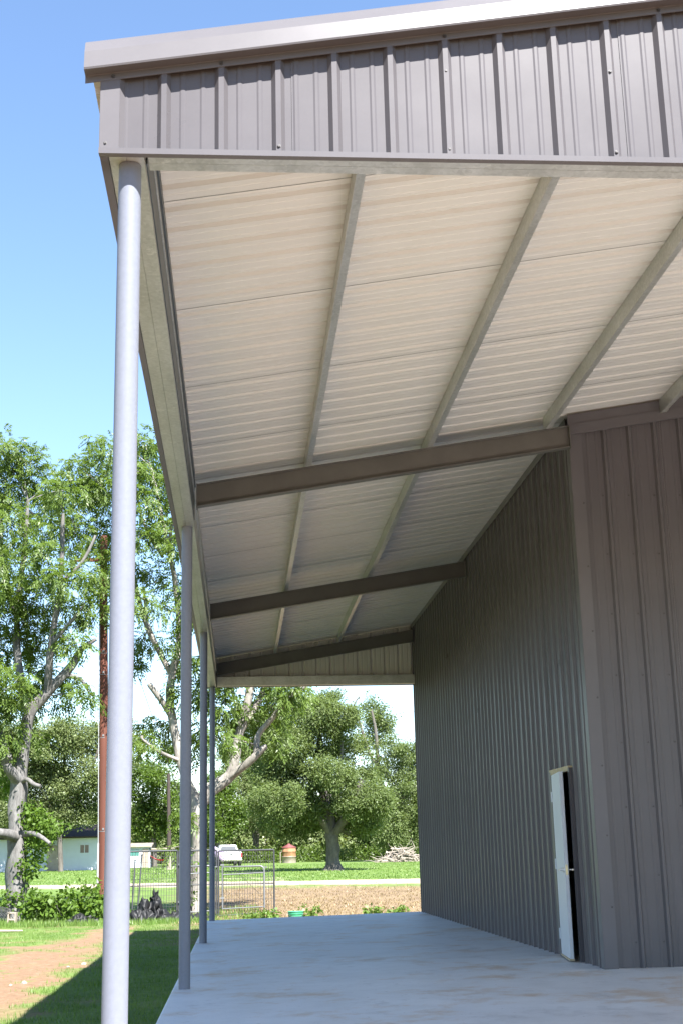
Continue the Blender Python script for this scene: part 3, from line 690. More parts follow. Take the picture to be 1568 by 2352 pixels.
def leaves(P, D, N, L, Wd, tint, name, mat, droop=.15):
    D = D/np.linalg.norm(D, axis=1, keepdims=True)
    S = np.cross(D, N); S /= np.linalg.norm(S, axis=1, keepdims=True)+1e-9
    L = L[:, None]; Wd = Wd[:, None]
    mid = P+D*L*.45; up = np.cross(S, D)
    V = np.stack([P, mid+S*Wd*.5+up*Wd*.12, P+D*L-np.array([0,0,1])*L*droop, mid-S*Wd*.5+up*Wd*.12], 1).reshape(-1, 3)
    n = len(P); F = np.arange(4*n).reshape(n, 4)
    return raw_mesh(name, V, F, mat, tint)

def unit(n):
    v = RNG.normal(size=(n, 3)); return v/np.linalg.norm(v, axis=1, keepdims=True)

def crown_points(cl, per, flat=.8, shell=.5):
    C = []; O = []
    if len(cl) > 9:      # ragged outline: small sprays poke out beyond the main masses
        extra = []
        for x, y, z, r in cl:
            for k in range(3):
                d = unit(1)[0]; q = r*(.9+.5*RNG.random()); s_ = r*(.22+.2*RNG.random())
                extra.append((x+d[0]*q, y+d[1]*q, z+d[2]*q*.9, s_))
        cl = [(x, y, z, r*.93) for x, y, z, r in cl]+extra
    for x, y, z, r in cl:
        k = max(6, int(per*r*r)); d = unit(k)
        rad = r*(shell+(1.12-shell)*RNG.random(k)**.6)
        rad *= 1+.28*np.sin(d[:,0]*5+x*3)*np.sin(d[:,2]*6+z*2)
        q = d*rad[:, None]; q[:,2] *= flat
        q = q+np.array([x, y, z])
        if len(cl) > 9:      # open gaps between sprays
            fr = 1.25/max(r, .3)
            keep = np.array([noise.noise(Vector(p)*fr)+.5*noise.noise(Vector(p)*fr*2.3) > -.13 for p in q.tolist()])
            if keep.any(): q = q[keep]; d = d[keep]
        C.append(q); O.append(d)
    return np.concatenate(C), np.concatenate(O)

def pinnate(cl, per, name, mat, axis_len=.32, leaf=(.11, .042), pairs=5, droop=.25):
    C, O = crown_points(cl, per)
    n = len(C)
    A = O*.8+unit(n)*.7+np.array([0, 0, -.35]); A /= np.linalg.norm(A, axis=1, keepdims=True)
    N = unit(n)*.55+np.array([0, -.25, .9]); N -= A*np.sum(N*A, 1, keepdims=True); N /= np.linalg.norm(N, axis=1, keepdims=True)
    S = np.cross(A, N); base_t = RNG.random(n)
    Ps, Ds, Ns, Ts = [], [], [], []
    al = axis_len*(.7+.6*RNG.random(n))[:, None]
    for k in range(pairs):
        for sgn in (-1, 1):
            t = (k+.5*(sgn > 0)+.3)/pairs
            Ps.append(C+A*al*t-np.array([0, 0, 1])*al*t*t*.35)
            Ds.append(A*.55+S*sgn*.85+unit(n)*.22+np.array([0, 0, -.25])); Ns.append(N+unit(n)*.35)
            Ts.append(np.clip(base_t*.6+.4*RNG.random(n), 0, 1))
    Ps, Ds, Ns, Ts = map(np.concatenate, (Ps, Ds, Ns, Ts)); m = len(Ps)
    return leaves(Ps, Ds, Ns, leaf[0]*(.7+.6*RNG.random(m)), leaf[1]*(.7+.6*RNG.random(m)), Ts, name, mat, droop)

def tufted(cl, per, name, mat, spread, leaf, count, shell=.5, droop=.1, flat=.8):
    C, O = crown_points(cl, per, flat, shell); n = len(C)
    bt = RNG.random(n)
    C2 = np.repeat(C, count, 0); O2 = np.repeat(O, count, 0); bt = np.repeat(bt, count); m = len(C2)
    P = C2+RNG.normal(size=(m, 3))*spread*np.array([1, 1, .7])
    D = O2*.6+unit(m)*.9; N = unit(m)*.7+O2*.4+np.array([0, -.1, .6])
    return leaves(P, D, N, leaf[0]*(.5+RNG.random(m)), leaf[1]*(.5+RNG.random(m)), np.clip(bt*.65+.35*RNG.random(m), 0, 1), name, mat, droop)

def wood(limbs, cl, twigs, sides=10, tw_r=.018, jit=.34, root=None):
    mb = MB(); nodes = []
    for l in limbs:
        q = smooth_line(l, 5)
        mb.tube([p[:3] for p in q], [max(.004, p[3]) for p in q], sides, 0, True, jit)
        nodes += [p for p in q]
    nodes = np.array(nodes)
    for x, y, z, r in cl:
        c = np.array([x, y, z])
        d = np.linalg.norm(nodes[:, :3]-c, axis=1)+np.where(nodes[:,2] > z+.3, 2., 0)
        b = nodes[d.argmin()]
        for k in range(twigs):
            e = c+unit(1)[0]*r*(.25 if k == 0 else .85)
            mid = (b[:3]+e)/2+unit(1)[0]*.12*np.linalg.norm(e-b[:3])+np.array([0, 0, .05])
            st = b[:3] if k == 0 else c+unit(1)[0]*r*.2
            if k: mid = (st+e)/2+unit(1)[0]*.1*r
            r0 = min(b[3]*.7, tw_r*(2.2 if k == 0 else 1))
            q = smooth_line([(*st, r0), (*mid, r0*.7), (*e, r0*.3)], 3)
            mb.tube([p[:3] for p in q], [p[3] for p in q], 5, 0, False)
    return mb

def to_local(me, loc):
    n = len(me.vertices); a = np.empty(n*3, np.float32); me.vertices.foreach_get('co', a)
    a = a.reshape(-1, 3)-np.array(loc, np.float32); me.vertices.foreach_set('co', a.ravel()); me.update()

def tree(key, name, label, crown_me, bark, group=None, twigs=3, tw_r=.018, flare=True, extra=None):
    T = TREES[key]; b = T['limbs'][0][0]; loc = (b[0], b[1], float(gz(b[0], b[1])))
    t = thing(name, label, 'tree', loc, group)
    # carry the trunk into the ground and flare it
    l0 = [(b[0], b[1], loc[2]-.3, b[3]*(1.5 if flare else 1.1))]+[q for q in T['limbs'][0] if q[2] > loc[2]]
    me = wood([l0]+T['limbs'][1:], T['crown'], twigs, 10, tw_r).mesh('trunk', BARK[bark], True); to_local(me, loc); obj('trunk', me, t)
    to_local(crown_me, loc); obj('crown', crown_me, t)
    if extra:
        for nm, m2 in extra: to_local(m2, loc); obj(nm, m2, t)
    return t

T = TREES
tree('pecan_left', 'pecan_tree', 'tall leafy tree with sawn limb stubs at the left edge of the yard',
     pinnate(T['pecan_left']['crown'], 430, 'crown', LEAF['pecan'], .34, (.125, .052)), 'mid', 'tall yard trees', 3, .011,
     extra=[('climbing_vine', tufted(T['pecan_left']['vine'], 520, 'climbing_vine', LEAF['vine'], .12, (.12, .09), 5))])
tree('pecan_right', 'pecan_tree', 'tall tree with pale forked leaning limbs behind the thin porch posts',
     pinnate(T['pecan_right']['crown'], 430, 'crown', LEAF['pecan'], .34, (.125, .052)), 'pale', 'tall yard trees', 3, .011)
tree('oak', 'live_oak_tree', 'broad grey-green oak with thick dark trunk on the far lawn',
     tufted(T['oak']['crown'], 420, 'crown', LEAF['oak'], .26, (.15, .085), 14, .55), 'dark', None, 2, .015)
tree('right_tree', 'far_tree', 'loose grey-green tree with a bare dead branch, beside the ribbed wall',
     tufted(T['right_tree']['crown'], 190, 'crown', LEAF['oak'], .32, (.19, .11), 12, .45), 'dark', 'trees across the road', 2, .014)
tree('far_left', 'far_tree', 'pale grey-green tree rising behind the white house roof',
     tufted(T['far_left']['crown'], 190, 'crown', LEAF['grey'], .32, (.19, .11), 12, .45), 'dark', 'trees across the road', 2, .02)
tree('bright_mid', 'far_tree', 'bright green rounded tree right of the front post, above the small shed',
     tufted(T['bright_mid']['crown'], 150, 'crown', LEAF['bright'], .32, (.22, .13), 12, .5), 'dark', 'trees across the road', 1, .014)
tree('bright_right', 'far_tree', 'small bright green tree behind the white pickup',
     tufted(T['bright_right']['crown'], 150, 'crown', LEAF['bright'], .32, (.22, .13), 12, .5), 'dark', 'trees across the road', 1, .014)
tree('grey_mid', 'far_tree', 'tall greyish tree with bare twigs between pickup and broad oak',
     tufted(T['grey_mid']['crown'], 140, 'crown', LEAF['grey'], .36, (.22, .12), 12, .45), 'dark', 'trees across the road', 3, .02)

def shrub(cl, name, label, mat, per, spread, leaf, count, stems=4, group=None, cat='shrub', flat=.8):
    c = np.mean([q[:3] for q in cl], 0); loc = (float(c[0]), float(c[1]), float(gz(c[0], c[1])))
    t = thing(name, label, cat, loc, group)
    me = tufted(cl, per, 'foliage', LEAF[mat], spread, leaf, count, .4, .2, flat); to_local(me, loc); obj('foliage', me, t)
    mb = MB()
    for x, y, z, r in cl:
        for k in range(stems):
            a = random.uniform(0, 6.28); g = float(gz(x, y))
            p0 = (x+.2*r*math.cos(a), y+.2*r*math.sin(a), g-.03); p2 = (x+.8*r*math.cos(a), y+.8*r*math.sin(a), z+r*random.uniform(-.1, .7))
            p1 = (x+.35*r*math.cos(a), y+.35*r*math.sin(a), (p0[2]+p2[2])/2+.1*r)
            q = smooth_line([p0, p1, p2], 3); mb.tube(q, [.012*(1-.08*i) for i in range(len(q))], 5, 0, False)
    me = mb.mesh('stems', BARK['dark']); to_local(me, loc); o = obj('stems', me, t); tag(o, kind='stuff')
    return t
shrub(T['bush']['crown'], 'leafy_bush', 'low broad-leaved green bush hedge at the foot of the rust-brown pole', 'vine', 300, .09, (.15, .11), 5)
shrub(T['vine_fence']['crown'], 'leafy_vine', 'green vine grown through the wire panels behind the second post', 'vine', 240, .09, (.11, .08), 4, cat='vine')
hl = ['left end of the row, behind the pickup', 'bright bush left of the rusty tank', 'bright bush right beside the rusty tank', 'bush just left of the oak trunk',
      'low bush touching the oak trunk', 'bush just right of the oak trunk', 'low bush between oak and brush pile', 'bush behind the left of the brush pile',
      'bush behind the right of the brush pile', 'bush at the wall edge', 'bush behind the pickup cab']
for i, q in enumerate(T['hedge']):
    if i == 9: continue
    x, y, z, r = q; g = float(gz(x, y))
    cl = [(x, y, g+r*.7, r*1.15), (x+r*.9, y+.4, g+r*.45, r*.8), (x-r*.8, y-.3, g+r*.4, r*.75)]
    shrub(cl, 'far_shrub', 'bright green far shrub, '+hl[i], 'bright', 60, .2, (.2, .11), 7, 2, 'shrubs along the far lawn')

# distant wood that closes the view
cl = []
for i in range(70):
    x = -75+150*i/69+random.uniform(-2, 2); y = 150+random.uniform(0, 18); h = random.uniform(3.5, 7.0) if -25 < x < 30 else random.uniform(4, 9)
    for z in (h*.25, h*.6, h*.9): cl.append((x+random.uniform(-2, 2), y, .5+z, random.uniform(2.0, 3.0)))
wo = obj('far_woodland', tufted(cl, 34, 'far_woodland', LEAF['grey'], .55, (.46, .28), 8, .4))
tag(wo, 'dense far-off wood filling the skyline behind the lawn', 'woodland', kind='stuff')

# grass blades
def blades(n, region, name, mat, hgt, wid, dens, tilt=.5):
    P = []
    x0, x1, y0_, y1_ = region
    U = RNG.random((n*3, 3))
    for ux, uy, uz in U:
        if len(P) >= n: break
        y = y0_+(y1_-y0_)*ux**1.25; x = x0+(x1-x0)*uy
        if dens(x, y) > uz: P.append((x, y, float(gz(x, y))+.035*fbm(x, y, .5, 1.0)-.01))
    P = np.array(P); m = len(P)
    a = RNG.random(m)*6.283; h = hgt*(.45+.9*RNG.random(m)); w = wid*(.7+.6*RNG.random(m))
    s_ = np.stack([np.cos(a), np.sin(a), 0*a], 1); ln = np.stack([-np.sin(a), np.cos(a), 0*a], 1)*(RNG.random(m)*tilt)[:, None]*h[:, None]
    tip = P+ln+np.array([0, 0, 1])*h[:, None]
    V = np.stack([P-s_*w[:, None]/2, P+s_*w[:, None]/2, tip], 1).reshape(-1, 3)
    return raw_mesh(name, V, np.arange(3*m).reshape(m, 3), mat, RNG.random(m))
g1 = obj('lawn_grass', blades(75000, (-8.5, -.14, 4.5, 33.5), 'lawn_grass', LEAF['grass'], .055, .011,
         lambda x, y: (1-mask_at(x, y, 0))**2*(1. if y < 30 else .8)))
tag(g1, 'short green grass beside the slab', 'grass', kind='stuff')
g2 = obj('rough_grass', blades(16000, (-9, 1.2, 31.5, 40), 'rough_grass', LEAF['grass'], .13, .025, lambda x, y: .8 if x < -.4 else .35))
tag(g2, 'longer rough grass along the wire panels', 'grass', kind='stuff')
g3 = obj('straw_litter', blades(14000, (-1.2, 8.5, 30, 55), 'straw_litter', LEAF['straw'], .07, .03, lambda x, y: mask_at(x, y, 1)*.9, 2.2))
tag(g3, 'dry straw scattered over the bare strip behind the slab', 'straw', kind='stuff')
g4 = obj('far_lawn_grass', blades(26000, (-24, 20, 60, 112), 'far_lawn_grass', LEAF['grass'], .075, .09, lambda x, y: (1-mask_at(x, y, 2))**2))
tag(g4, 'sunlit mown lawn across the gravel road', 'grass', kind='stuff')

# weeds beyond the slab end
for i, (x, y, h, n, lb) in enumerate(((1.30, 29.0, .30, 40, 'leafy green weed left of the green bucket'), (2.42, 29.6, .40, 30, 'upright green weed right of the green bucket'),
        (4.05, 29.3, .28, 40, 'green weed by the slab edge nearest the ribbed wall but one'), (4.70, 29.6, .30, 36, 'green weed at the slab corner against the ribbed wall'), (.95, 29.2, .24, 36, 'low green weed near the last post'))):
    g = float(gz(x, y)); t = thing('weed_plant', lb, 'weed', (x, y, g), 'weeds beyond the slab')
    cl = [(random.uniform(-.2, .2), random.uniform(-.15, .15), h*(.2+.55*k/7), .09) for k in range(8)]
    obj('foliage', tufted(cl, 1, 'foliage', LEAF['grass'], .05, (.10, .06), max(2, n//8), .3, .3), t)
    mb = MB()
    for q in cl: mb.tube([(0, 0, -.02), (q[0]*.5, q[1]*.5, q[2]*.6), q[:3]], [.007, .006, .004], 5, 0, False)
    tag(mb.build('stems', LEAF['vine'], t), kind='stuff')

# ------------------------------------------------------------------ yard objects
M['pole'] = simple('rust_brown_pole_paint', (.115, .040, .026), .7, 0, .25, 2.5, .25, .3, 'Object', (1, 1, .12))
M['white_pvc'] = simple('grey_pvc', (.33, .33, .335), .5, 0, .08)
M['grey_pipe'] = simple('weathered_pipe', (.050, .052, .055), .5, .2, .25, 6)
M['light_pipe'] = simple('bright_galvanised_pipe', (.17, .175, .18), .45, .3, .12, 6)
M['wire'] = simple('fence_wire', (.07, .07, .07), .6, .3, .2, 6)
M['tarp'] = simple('black_plastic_sheet', (.013, .013, .014), .52, 0, .3, 5, .1, .3)
M['bucket'] = simple('green_plastic', (.05, .30, .15), .42, 0, .06, 5)
M['block'] = simple('concrete_block', (.30, .25, .20), .9, 0, .15, 14, .4)
M['rock'] = simple('pale_rock', (.30, .25, .20), .9, 0, .2, 9, .5)
M['rust'] = simple('rusted_tin', (.27, .145, .075), .75, .1, .45, 1.6, .15, .3, 'Object', (1, 1, .3))
M['tin'] = simple('weathered_tin', (.32, .27, .22), .6, .3, .3, 1.3, .1)
M['redroof'] = simple('rust_red_tin', (.16, .045, .042), .7, .1, .2, 3)
M['white_wall'] = simple('white_wall_paint', (.52, .55, .60), .7, 0, .05, 2)
M['brown_roof'] = simple('brown_shingle', (.045, .032, .027), .9, 0, .3, 4, .3)
M['glass'] = simple('dark_glass', (.035, .04, .045), .08, 0, .1, 2)
M['teal'] = simple('teal_glass', (.05, .17, .15), .15, 0, .1, 2)
M['white_car'] = simple('white_car_paint', (.50, .51, .53), .25, 0, .02, 2)
M['chrome'] = simple('chrome', (.7, .7, .7), .15, 1., .02, 2)
M['tail'] = simple('red_lens', (.45, .02, .03), .2, 0, .05, 2)
M['dead'] = simple('dead_wood', (.30, .255, .21), .9, 0, .35, 3, .4)
M['flagcloth'] = simple('faded_flag_cloth', (.40, .33, .50), .8, 0, .3, 12)

# utility pole with conduit, bands and cable
px, py = -3.69, 37.5; g = float(gz(px, py))
t = thing('utility_pole', 'rust-brown utility pole with grey conduit behind the leafy bush', 'pole', (px, py, g))
mb = MB(); mb.tube([(0, 0, -.4), (-.05, 0, 3), (-.13, 0, 7), (-.24, 0, 12.3)], [.155, .15, .14, .115], 20, 0, True, .05); mb.build('pole_shaft', M['pole'], t, True)
mb = MB(); mb.tube([(-.185, -.05, -.2), (-.20, -.05, 2.25)], .034, 8); mb.build('conduit', M['white_pvc'], t, True)
mb = MB(); mb.tube([(-.20, -.05, 2.25), (-.27, -.04, 6), (-.34, -.03, 11)], .013, 6); mb.build('cable', M['white_pvc'], t)
for z in (2.6, 5.55, 7.6, 8.3):
    x = -.05*z/3 if z < 3 else -.05-.08*(z-3)/4; r = .152-.0025*z
    mb = MB(); mb.lathe([(r, 0), (r+.006, 0), (r+.006, .02), (r, .02)], 20, (x, 0, z)); mb.box(x-.03, x+.03, -r-.02, -r+.005, z+.05, z+.11); mb.build('pole_band', M['light_pipe'], t)
mb = MB(); mb.box(-1.2, .8, -.12, -.03, 11.4, 11.52); mb.build('cross_arm', M['pole'], t)

# small far pole
t = thing('utility_pole', 'thin brown far pole with pale base in front of the bright tree', 'pole', (-4.8, 100, float(gz(-4.8, 100))))
mb = MB(); mb.tube([(0, 0, -.3), (0, 0, 1.4)], .17, 10); mb.build('pole_base', M['block'], t, True)
mb = MB(); mb.tube([(0, 0, 1.4), (-.1, 0, 7.3)], [.16, .12], 10); mb.build('pole_shaft', M['brown_roof'], t, True)
# overhead wire far behind
mb = MB(); q = [(-45+i*8.5, 140, 16.6-1.2*math.sin(math.pi*(i % 6)/6)*.4) for i in range(13)]; mb.tube(q, .022, 4)
tag(mb.build('power_line', M['light_pipe']), 'thin overhead power line crossing the pale sky above the far trees', 'wire')
mb = MB(); mb.tube([(-3.92, 37.5, g+11.0), (-1.2, 43, 2.4), (1.5, 48.5, -.3)], .009, 4)
tag(mb.build('guy_wire', M['wire']), 'thin slanting guy wire running down behind the front post', 'wire')

# welded-wire kennel panels
def rail(mb, a, b, r=.027, n=8): mb.tube([a, b], r, n)
def kennel_panel(x0, x1, yy, top, label, gate=None, yslant=0.):
    g0, g1 = float(gz(x0, yy)), float(gz(x1, yy+yslant))
    t = thing('wire_fence', label, 'fence', (x0, yy, g0), 'wire kennel panels in a row')
    w = x1-x0; hgt = top-g0
    Y = lambda u: yslant*u/w
    Z = lambda u: (g1-g0)*u/w+.03
    mb = MB()
    rail(mb, (0, 0, Z(0)-.05), (0, 0, hgt)); rail(mb, (w, yslant, Z(w)-.05), (w, yslant, hgt)); rail(mb, (0, 0, hgt), (w, yslant, hgt)); rail(mb, (0, 0, Z(0)), (w, yslant, Z(w)))
    rail(mb, (0, .01, hgt*.49), (w, yslant+.01, hgt*.49), .016)
    mb.build('panel_frame', M['grey_pipe'], t, True)
    mb = MB(); n = int(w/.075)
    for i in range(1, n):
        u = w*i/n; mb.tube([(u, Y(u), Z(u)), (u, Y(u), hgt)], 0.0055, 4, 0, False)
    for k in range(1, 12):
        z = Z(0)+(hgt-Z(0))*k/12; mb.tube([(0, 0, z), (w, yslant, z)], .004, 4, 0, False)
    tag(mb.build('wire_mesh', M['wire'], t), kind='stuff')
    if gate:
        a, b, zt, zb = gate; a -= x0; b -= x0; zt -= g0; zb -= g0; r = .12
        mb = MB(); q = [(a, zb), (a, zt)]
        arc = [(b-r+r*math.sin(k*math.pi/10), zt-r+r*math.cos(k*math.pi/10)) for k in range(6)]
        loop = [(a, zb+.02), (a, zt)]+arc+[(b, zb)]
        mb.tube([(x, Y(x)-.05, z) for x, z in loop], 0.026, 8)
        for z in (zb+.02, zt-.23): mb.tube([(a, Y(a)-.05, z), (b, Y(b)-.05, z+.04)], .017, 8)
        mb.build('gate_frame', M['light_pipe'], t, True)
        for z in (zb+.3, zt+.03): mb = MB(); mb.box(a-.06, a+.05, Y(a)-.075, Y(a)-.02, z, z+.05); mb.build('gate_hinge', M['light_pipe'], t)
        mb = MB(); mb.box(b-.02, b+.09, Y(b)-.07, Y(b)-.03, zt-.05, zt-.02)
        mb.build('gate_latch', M['light_pipe'], t)
    return t
kennel_panel(-3.35, -1.26, 34.6, 1.50, 'grey wire fence panel between the front post and second post')
kennel_panel(-1.21, -.10, 34.6, 1.49, 'grey wire gate panel seen behind the second and third posts', (-1.16, -.16, 1.04, -.30))
kennel_panel(-.04, 1.60, 34.6, 1.46, 'grey wire gate panel right of the last post', (.08, 1.31, 1.0, -.22), -.25)
for i, (a, b, lb) in enumerate((((-2.56, 34.30, -.43), (-2.50, 34.52, 1.27), 'shorter of two grey pipes leaning on the wire panel'), ((-2.40, 34.30, -.43), (-2.30, 34.50, 1.42), 'taller of two grey pipes leaning on the wire panel'))):
    mb = MB(); d = Vector(b)-Vector(a); mb.tube([(0, 0, 0), d], .022, 10); mb.lathe([(.0225, 0), (.028, .004), (.028, .03), (.0225, .034)], 10, (d.x, d.y, d.z-.04))
    tag(mb.build('leaning_pipe', M['grey_pipe'], None, True, a), lb, 'pipe', 'pipes leaning on the fence')

# crumpled black plastic sheeting
def tarp(name, label, loc, size, peaks, seed, res=70):
    V = []; F = []
    sx, sy = size
    for j in range(res):
        for i in range(res):
            u = i/(res-1)*2-1; v = j/(res-1)*2-1
            x = u*sx; y = v*sy
            edge = max(0, 1-max(abs(u), abs(v))**4)
            r = math.hypot(u, v)
            z = 0.
            for cx, cy, h, wx, wy in peaks: z = max(z, h*max(0, 1-(abs((x-cx)/wx)**1.1+abs((y-cy)/wy)**1.2)))
            f1 = abs(noise.noise(Vector((x*4.6+seed, y*3.4, z*3.5)))); f2 = noise.noise(Vector((x*9+seed, y*8, z*7)))
            ridge = abs(noise.noise(Vector((x*9.2-z*3, y*3.1+seed, 3.3))))
            z2 = z*(.8+.35*f1)+edge*(.02+.17*f1+.16*ridge+.05*f2)
            dx = .10*noise.noise(Vector((x*4, z*7+seed, y*4)))+.06*noise.noise(Vector((x*11, z*13, seed)))
            dy = .14*noise.noise(Vector((y*4+seed, z*6, x*5)))
            sh = 1-.22*r*abs(noise.noise(Vector((math.atan2(v, u)*1.7+seed, 1.1, .3))))
            V.append(((x*sh+dx*edge), (y*sh+dy*edge), z2-.01))
    for j in range(res-1):
        for i in range(res-1): F.append((j*res+i, j*res+i+1, (j+1)*res+i+1, (j+1)*res+i))
    me = bpy.data.meshes.new(name); me.from_pydata(V, [], F); me.materials.append(M['tarp'])
    me.polygons.foreach_set('use_smooth', [True]*len(F))
    o = obj(name, me); o.location = loc
    s_ = o.modifiers.new('thick', 'SOLIDIFY'); s_.thickness = .006
    return tag(o, label, 'plastic sheet', 'black plastic by the fence')
tarp('plastic_sheet', 'peaked crumpled heap of black plastic sheeting beside the wire panel', (-2.0, 33.7, -.45), (.75, .7),
     [(.16, .05, .93, .34, .5), (-.18, -.1, .62, .38, .45), (-.45, -.1, .28, .35, .4), (.45, -.15, .30, .45, .4)], 2.2)
tarp('plastic_sheet', 'flat black plastic trailing along the ground toward the slab', (-.85, 33.6, -.45), (.75, .35), [(-.35, 0, .22, .5, .3), (.3, 0, .08, .5, .3)], 7.7, 46)
tarp('plastic_sheet', 'small low scrap of black plastic under the bush left of the front post', (-3.95, 33.9, -.45), (.55, .32), [(-.1, 0, .20, .45, .25), (.3, 0, .12, .3, .2)], 4.4, 40)

# plastic bucket
g = float(gz(2.02, 29.3))
t = thing('plastic_tub', 'low green plastic tub standing just past the far slab edge', 'tub', (2.02, 29.3, g))
mb = MB(); mb.lathe([(.001, .005), (.172, .0), (.18, .01), (.196, .225), (.196, .24), (.190, .24), (.176, .02), (.001, .018)], 28); mb.build('tub_body', M['bucket'], t, True)
for z in (.175, .232):
    mb = MB(); r = .196-.004*(.24-z)/.06; mb.lathe([(r, z-.006), (r+.011, z-.005), (r+.012, z+.004), (r, z+.006)], 28); mb.build('rim', M['bucket'], t, True)
mb = MB(); mb.tube([(.205*math.cos(a), -.03-.19*math.sin(a), .21-.10*math.sin(a)) for a in [math.pi*k/12 for k in range(13)]], .003, 6); mb.build('bail_handle', M['steel'], t)

# concrete block on end
g = float(gz(-5.95, 33.6))
mb = MB(); W_, D_, H_ = .235, .19, .40; w = .035
mb.box(0, w, 0, D_, 0, H_); mb.box(W_-w, W_, 0, D_, 0, H_)
for z0, z1 in ((0, w), (H_/2-w/2, H_/2+w/2), (H_-w, H_)): mb.box(w, W_-w, .001, D_-.001, z0, z1)
o = mb.build('concrete_block', M['block'], None, False, (-6.02, 33.6, g-.05)); o.rotation_euler = (0, .03, -.12)
tag(o, 'pale two-hole concrete block on end in the grass by the wire roll', 'block')
# rolled wire mesh
mb = MB()
for k in range(10):
    for sgn in (-1, 1):
        q = []
        for i in range(25):
            a = math.pi*(i/24)*1.0; off = k*.24+sgn*i*.05
            q.append((.85*math.cos(a), off-1.1, .52*math.sin(a)))
        mb.tube(q, .009, 4, 0, False)
o = mb.build('wire_roll', M['wire'], None, False, (-7.05, 34.6, -.45)); o.rotation_euler = (0, 0, .5)
tag(o, 'arched bent sheet of grey wire mesh lying at the left edge', 'wire mesh')
# loose boards / stick
mb = MB(); mb.tube([(-.9, 0, .03), (-.2, .02, .045), (.6, -.03, .03)], [.03, .034, .02], 7, 0, True, .3)
tag(mb.build('fallen_branch', M['dead'], None, False, (-5.55, 29.6, -.45)), 'pale fallen branch lying in the grass at the left edge', 'branch')
# pale rocks on the bare earth
def rock(x, y, r, lb, seed):
    bm = bmesh.new(); bmesh.ops.create_icosphere(bm, subdivisions=3, radius=r)
    for v in bm.verts:
        n_ = noise.noise(v.co*(2.2/r)*.5+Vector((seed, 0, 0))); v.co *= 1+.45*n_; v.co.z *= .65
    me = bpy.data.meshes.new('rock'); bm.to_mesh(me); bm.free(); me.materials.append(M['rock'])
    o = obj('rock', me); o.location = (x, y, float(gz(x, y))+r*.3); tag(o, lb, 'rock', 'pale rocks on the bare earth')
rock(-2.12, 18.0, .045, 'pale rock nearest the front post on the bare earth', 1.1)
rock(-2.33, 17.5, .03, 'smaller pale rock just left of the one by the post', 2.7)
rock(-2.62, 14.6, .045, 'pale brownish rock lower left on the bare earth', 5.3)
rock(-2.78, 14.4, .026, 'tiny pale rock left of the brownish one', 8.8)

# ------------------------------------------------------------------ far objects
# pickup seen from behind
gp = float(gz(-.1, 112))
t = thing('pickup_truck', 'white pickup truck parked far off, seen from behind', 'truck', (-.1, 112, gp), rz=.12)
def lbox(name, mat, a, parent=t, bev=.04):
    mb = MB(); mb.box(*a); o = mb.build(name, mat, parent)
    if bev: m = o.modifiers.new('b', 'BEVEL'); m.width = bev; m.segments = 2
    return o
lbox('cargo_bed', M['white_car'], (-.93, .93, 0, 2.0, .55, 1.18), bev=.06)
tg = lbox('tailgate', M['white_car'], (-.72, .72, -.05, .0, .62, 1.15)); 
mb = MB(); mb.box(-.12, .12, -.075, -.052, .98, 1.05); mb.build('handle', M['rubber'], tg)
mb = MB(); mb.box(-.16, .16, -.07, -.052, .68, .80); mb.build('plate', M['white_wall'], tg)
mb = MB(); rows = [[(-.90, 2.0, 1.15), (.90, 2.0, 1.15), (.92, 4.1, 1.15), (-.92, 4.1, 1.15)], [(-.70, 2.25, 1.80), (.70, 2.25, 1.80), (.68, 3.5, 1.82), (-.68, 3.5, 1.82)]]
mb.quadstrip(rows, 0, True); mb.f.append((4, 5, 6, 7)); mb.mi.append(0)
cab = mb.build('cab', M['white_car'], t); m_ = cab.modifiers.new('b', 'BEVEL'); m_.width = .06; m_.segments = 2
mb = MB(); mb.hexa([(-.74, 1.99, 1.25), (.74, 1.99, 1.25), (.74, 2.05, 1.25), (-.74, 2.05, 1.25), (-.62, 2.17, 1.68), (.62, 2.17, 1.68), (.62, 2.25, 1.68), (-.62, 2.25, 1.68)]); mb.build('rear_window', M['glass'], cab)
mb = MB(); mb.box(-.18, .18, 2.205, 2.23, 1.725, 1.775); mb.build('brake_light', M['tail'], cab)
lbox('hood', M['white_car'], (-.92, .92, 4.0, 5.4, .55, 1.12), bev=.1)
lbox('rear_bumper', M['chrome'], (-.92, .92, -.18, -.02, .42, .60))
for sx in (-1, 1):
    lbox('tail_light', M['tail'], (sx*.90-.07, sx*.90+.07, -.03, .04, .72, 1.10), bev=.015)
    mb = MB(); mb.box(sx*1.05-.09, sx*1.05+.09, 3.55, 3.62, 1.15, 1.35); mb.box(sx*.93-.06, sx*.93+.06, 3.58, 3.62, 1.2, 1.24); mb.build('side_mirror', M['rubber'], t)
    for wy in (.95, 4.35):
        mb = MB(); mb.tube([(sx*.72, wy, .38), (sx*.95, wy, .38)], .38, 20); wh = mb.build('wheel', M['rubber'], t)
        mb = MB(); mb.tube([(sx*.95, wy, .38), (sx*.962, wy, .38)], .22, 16); mb.build('rim', M['chrome'], wh)

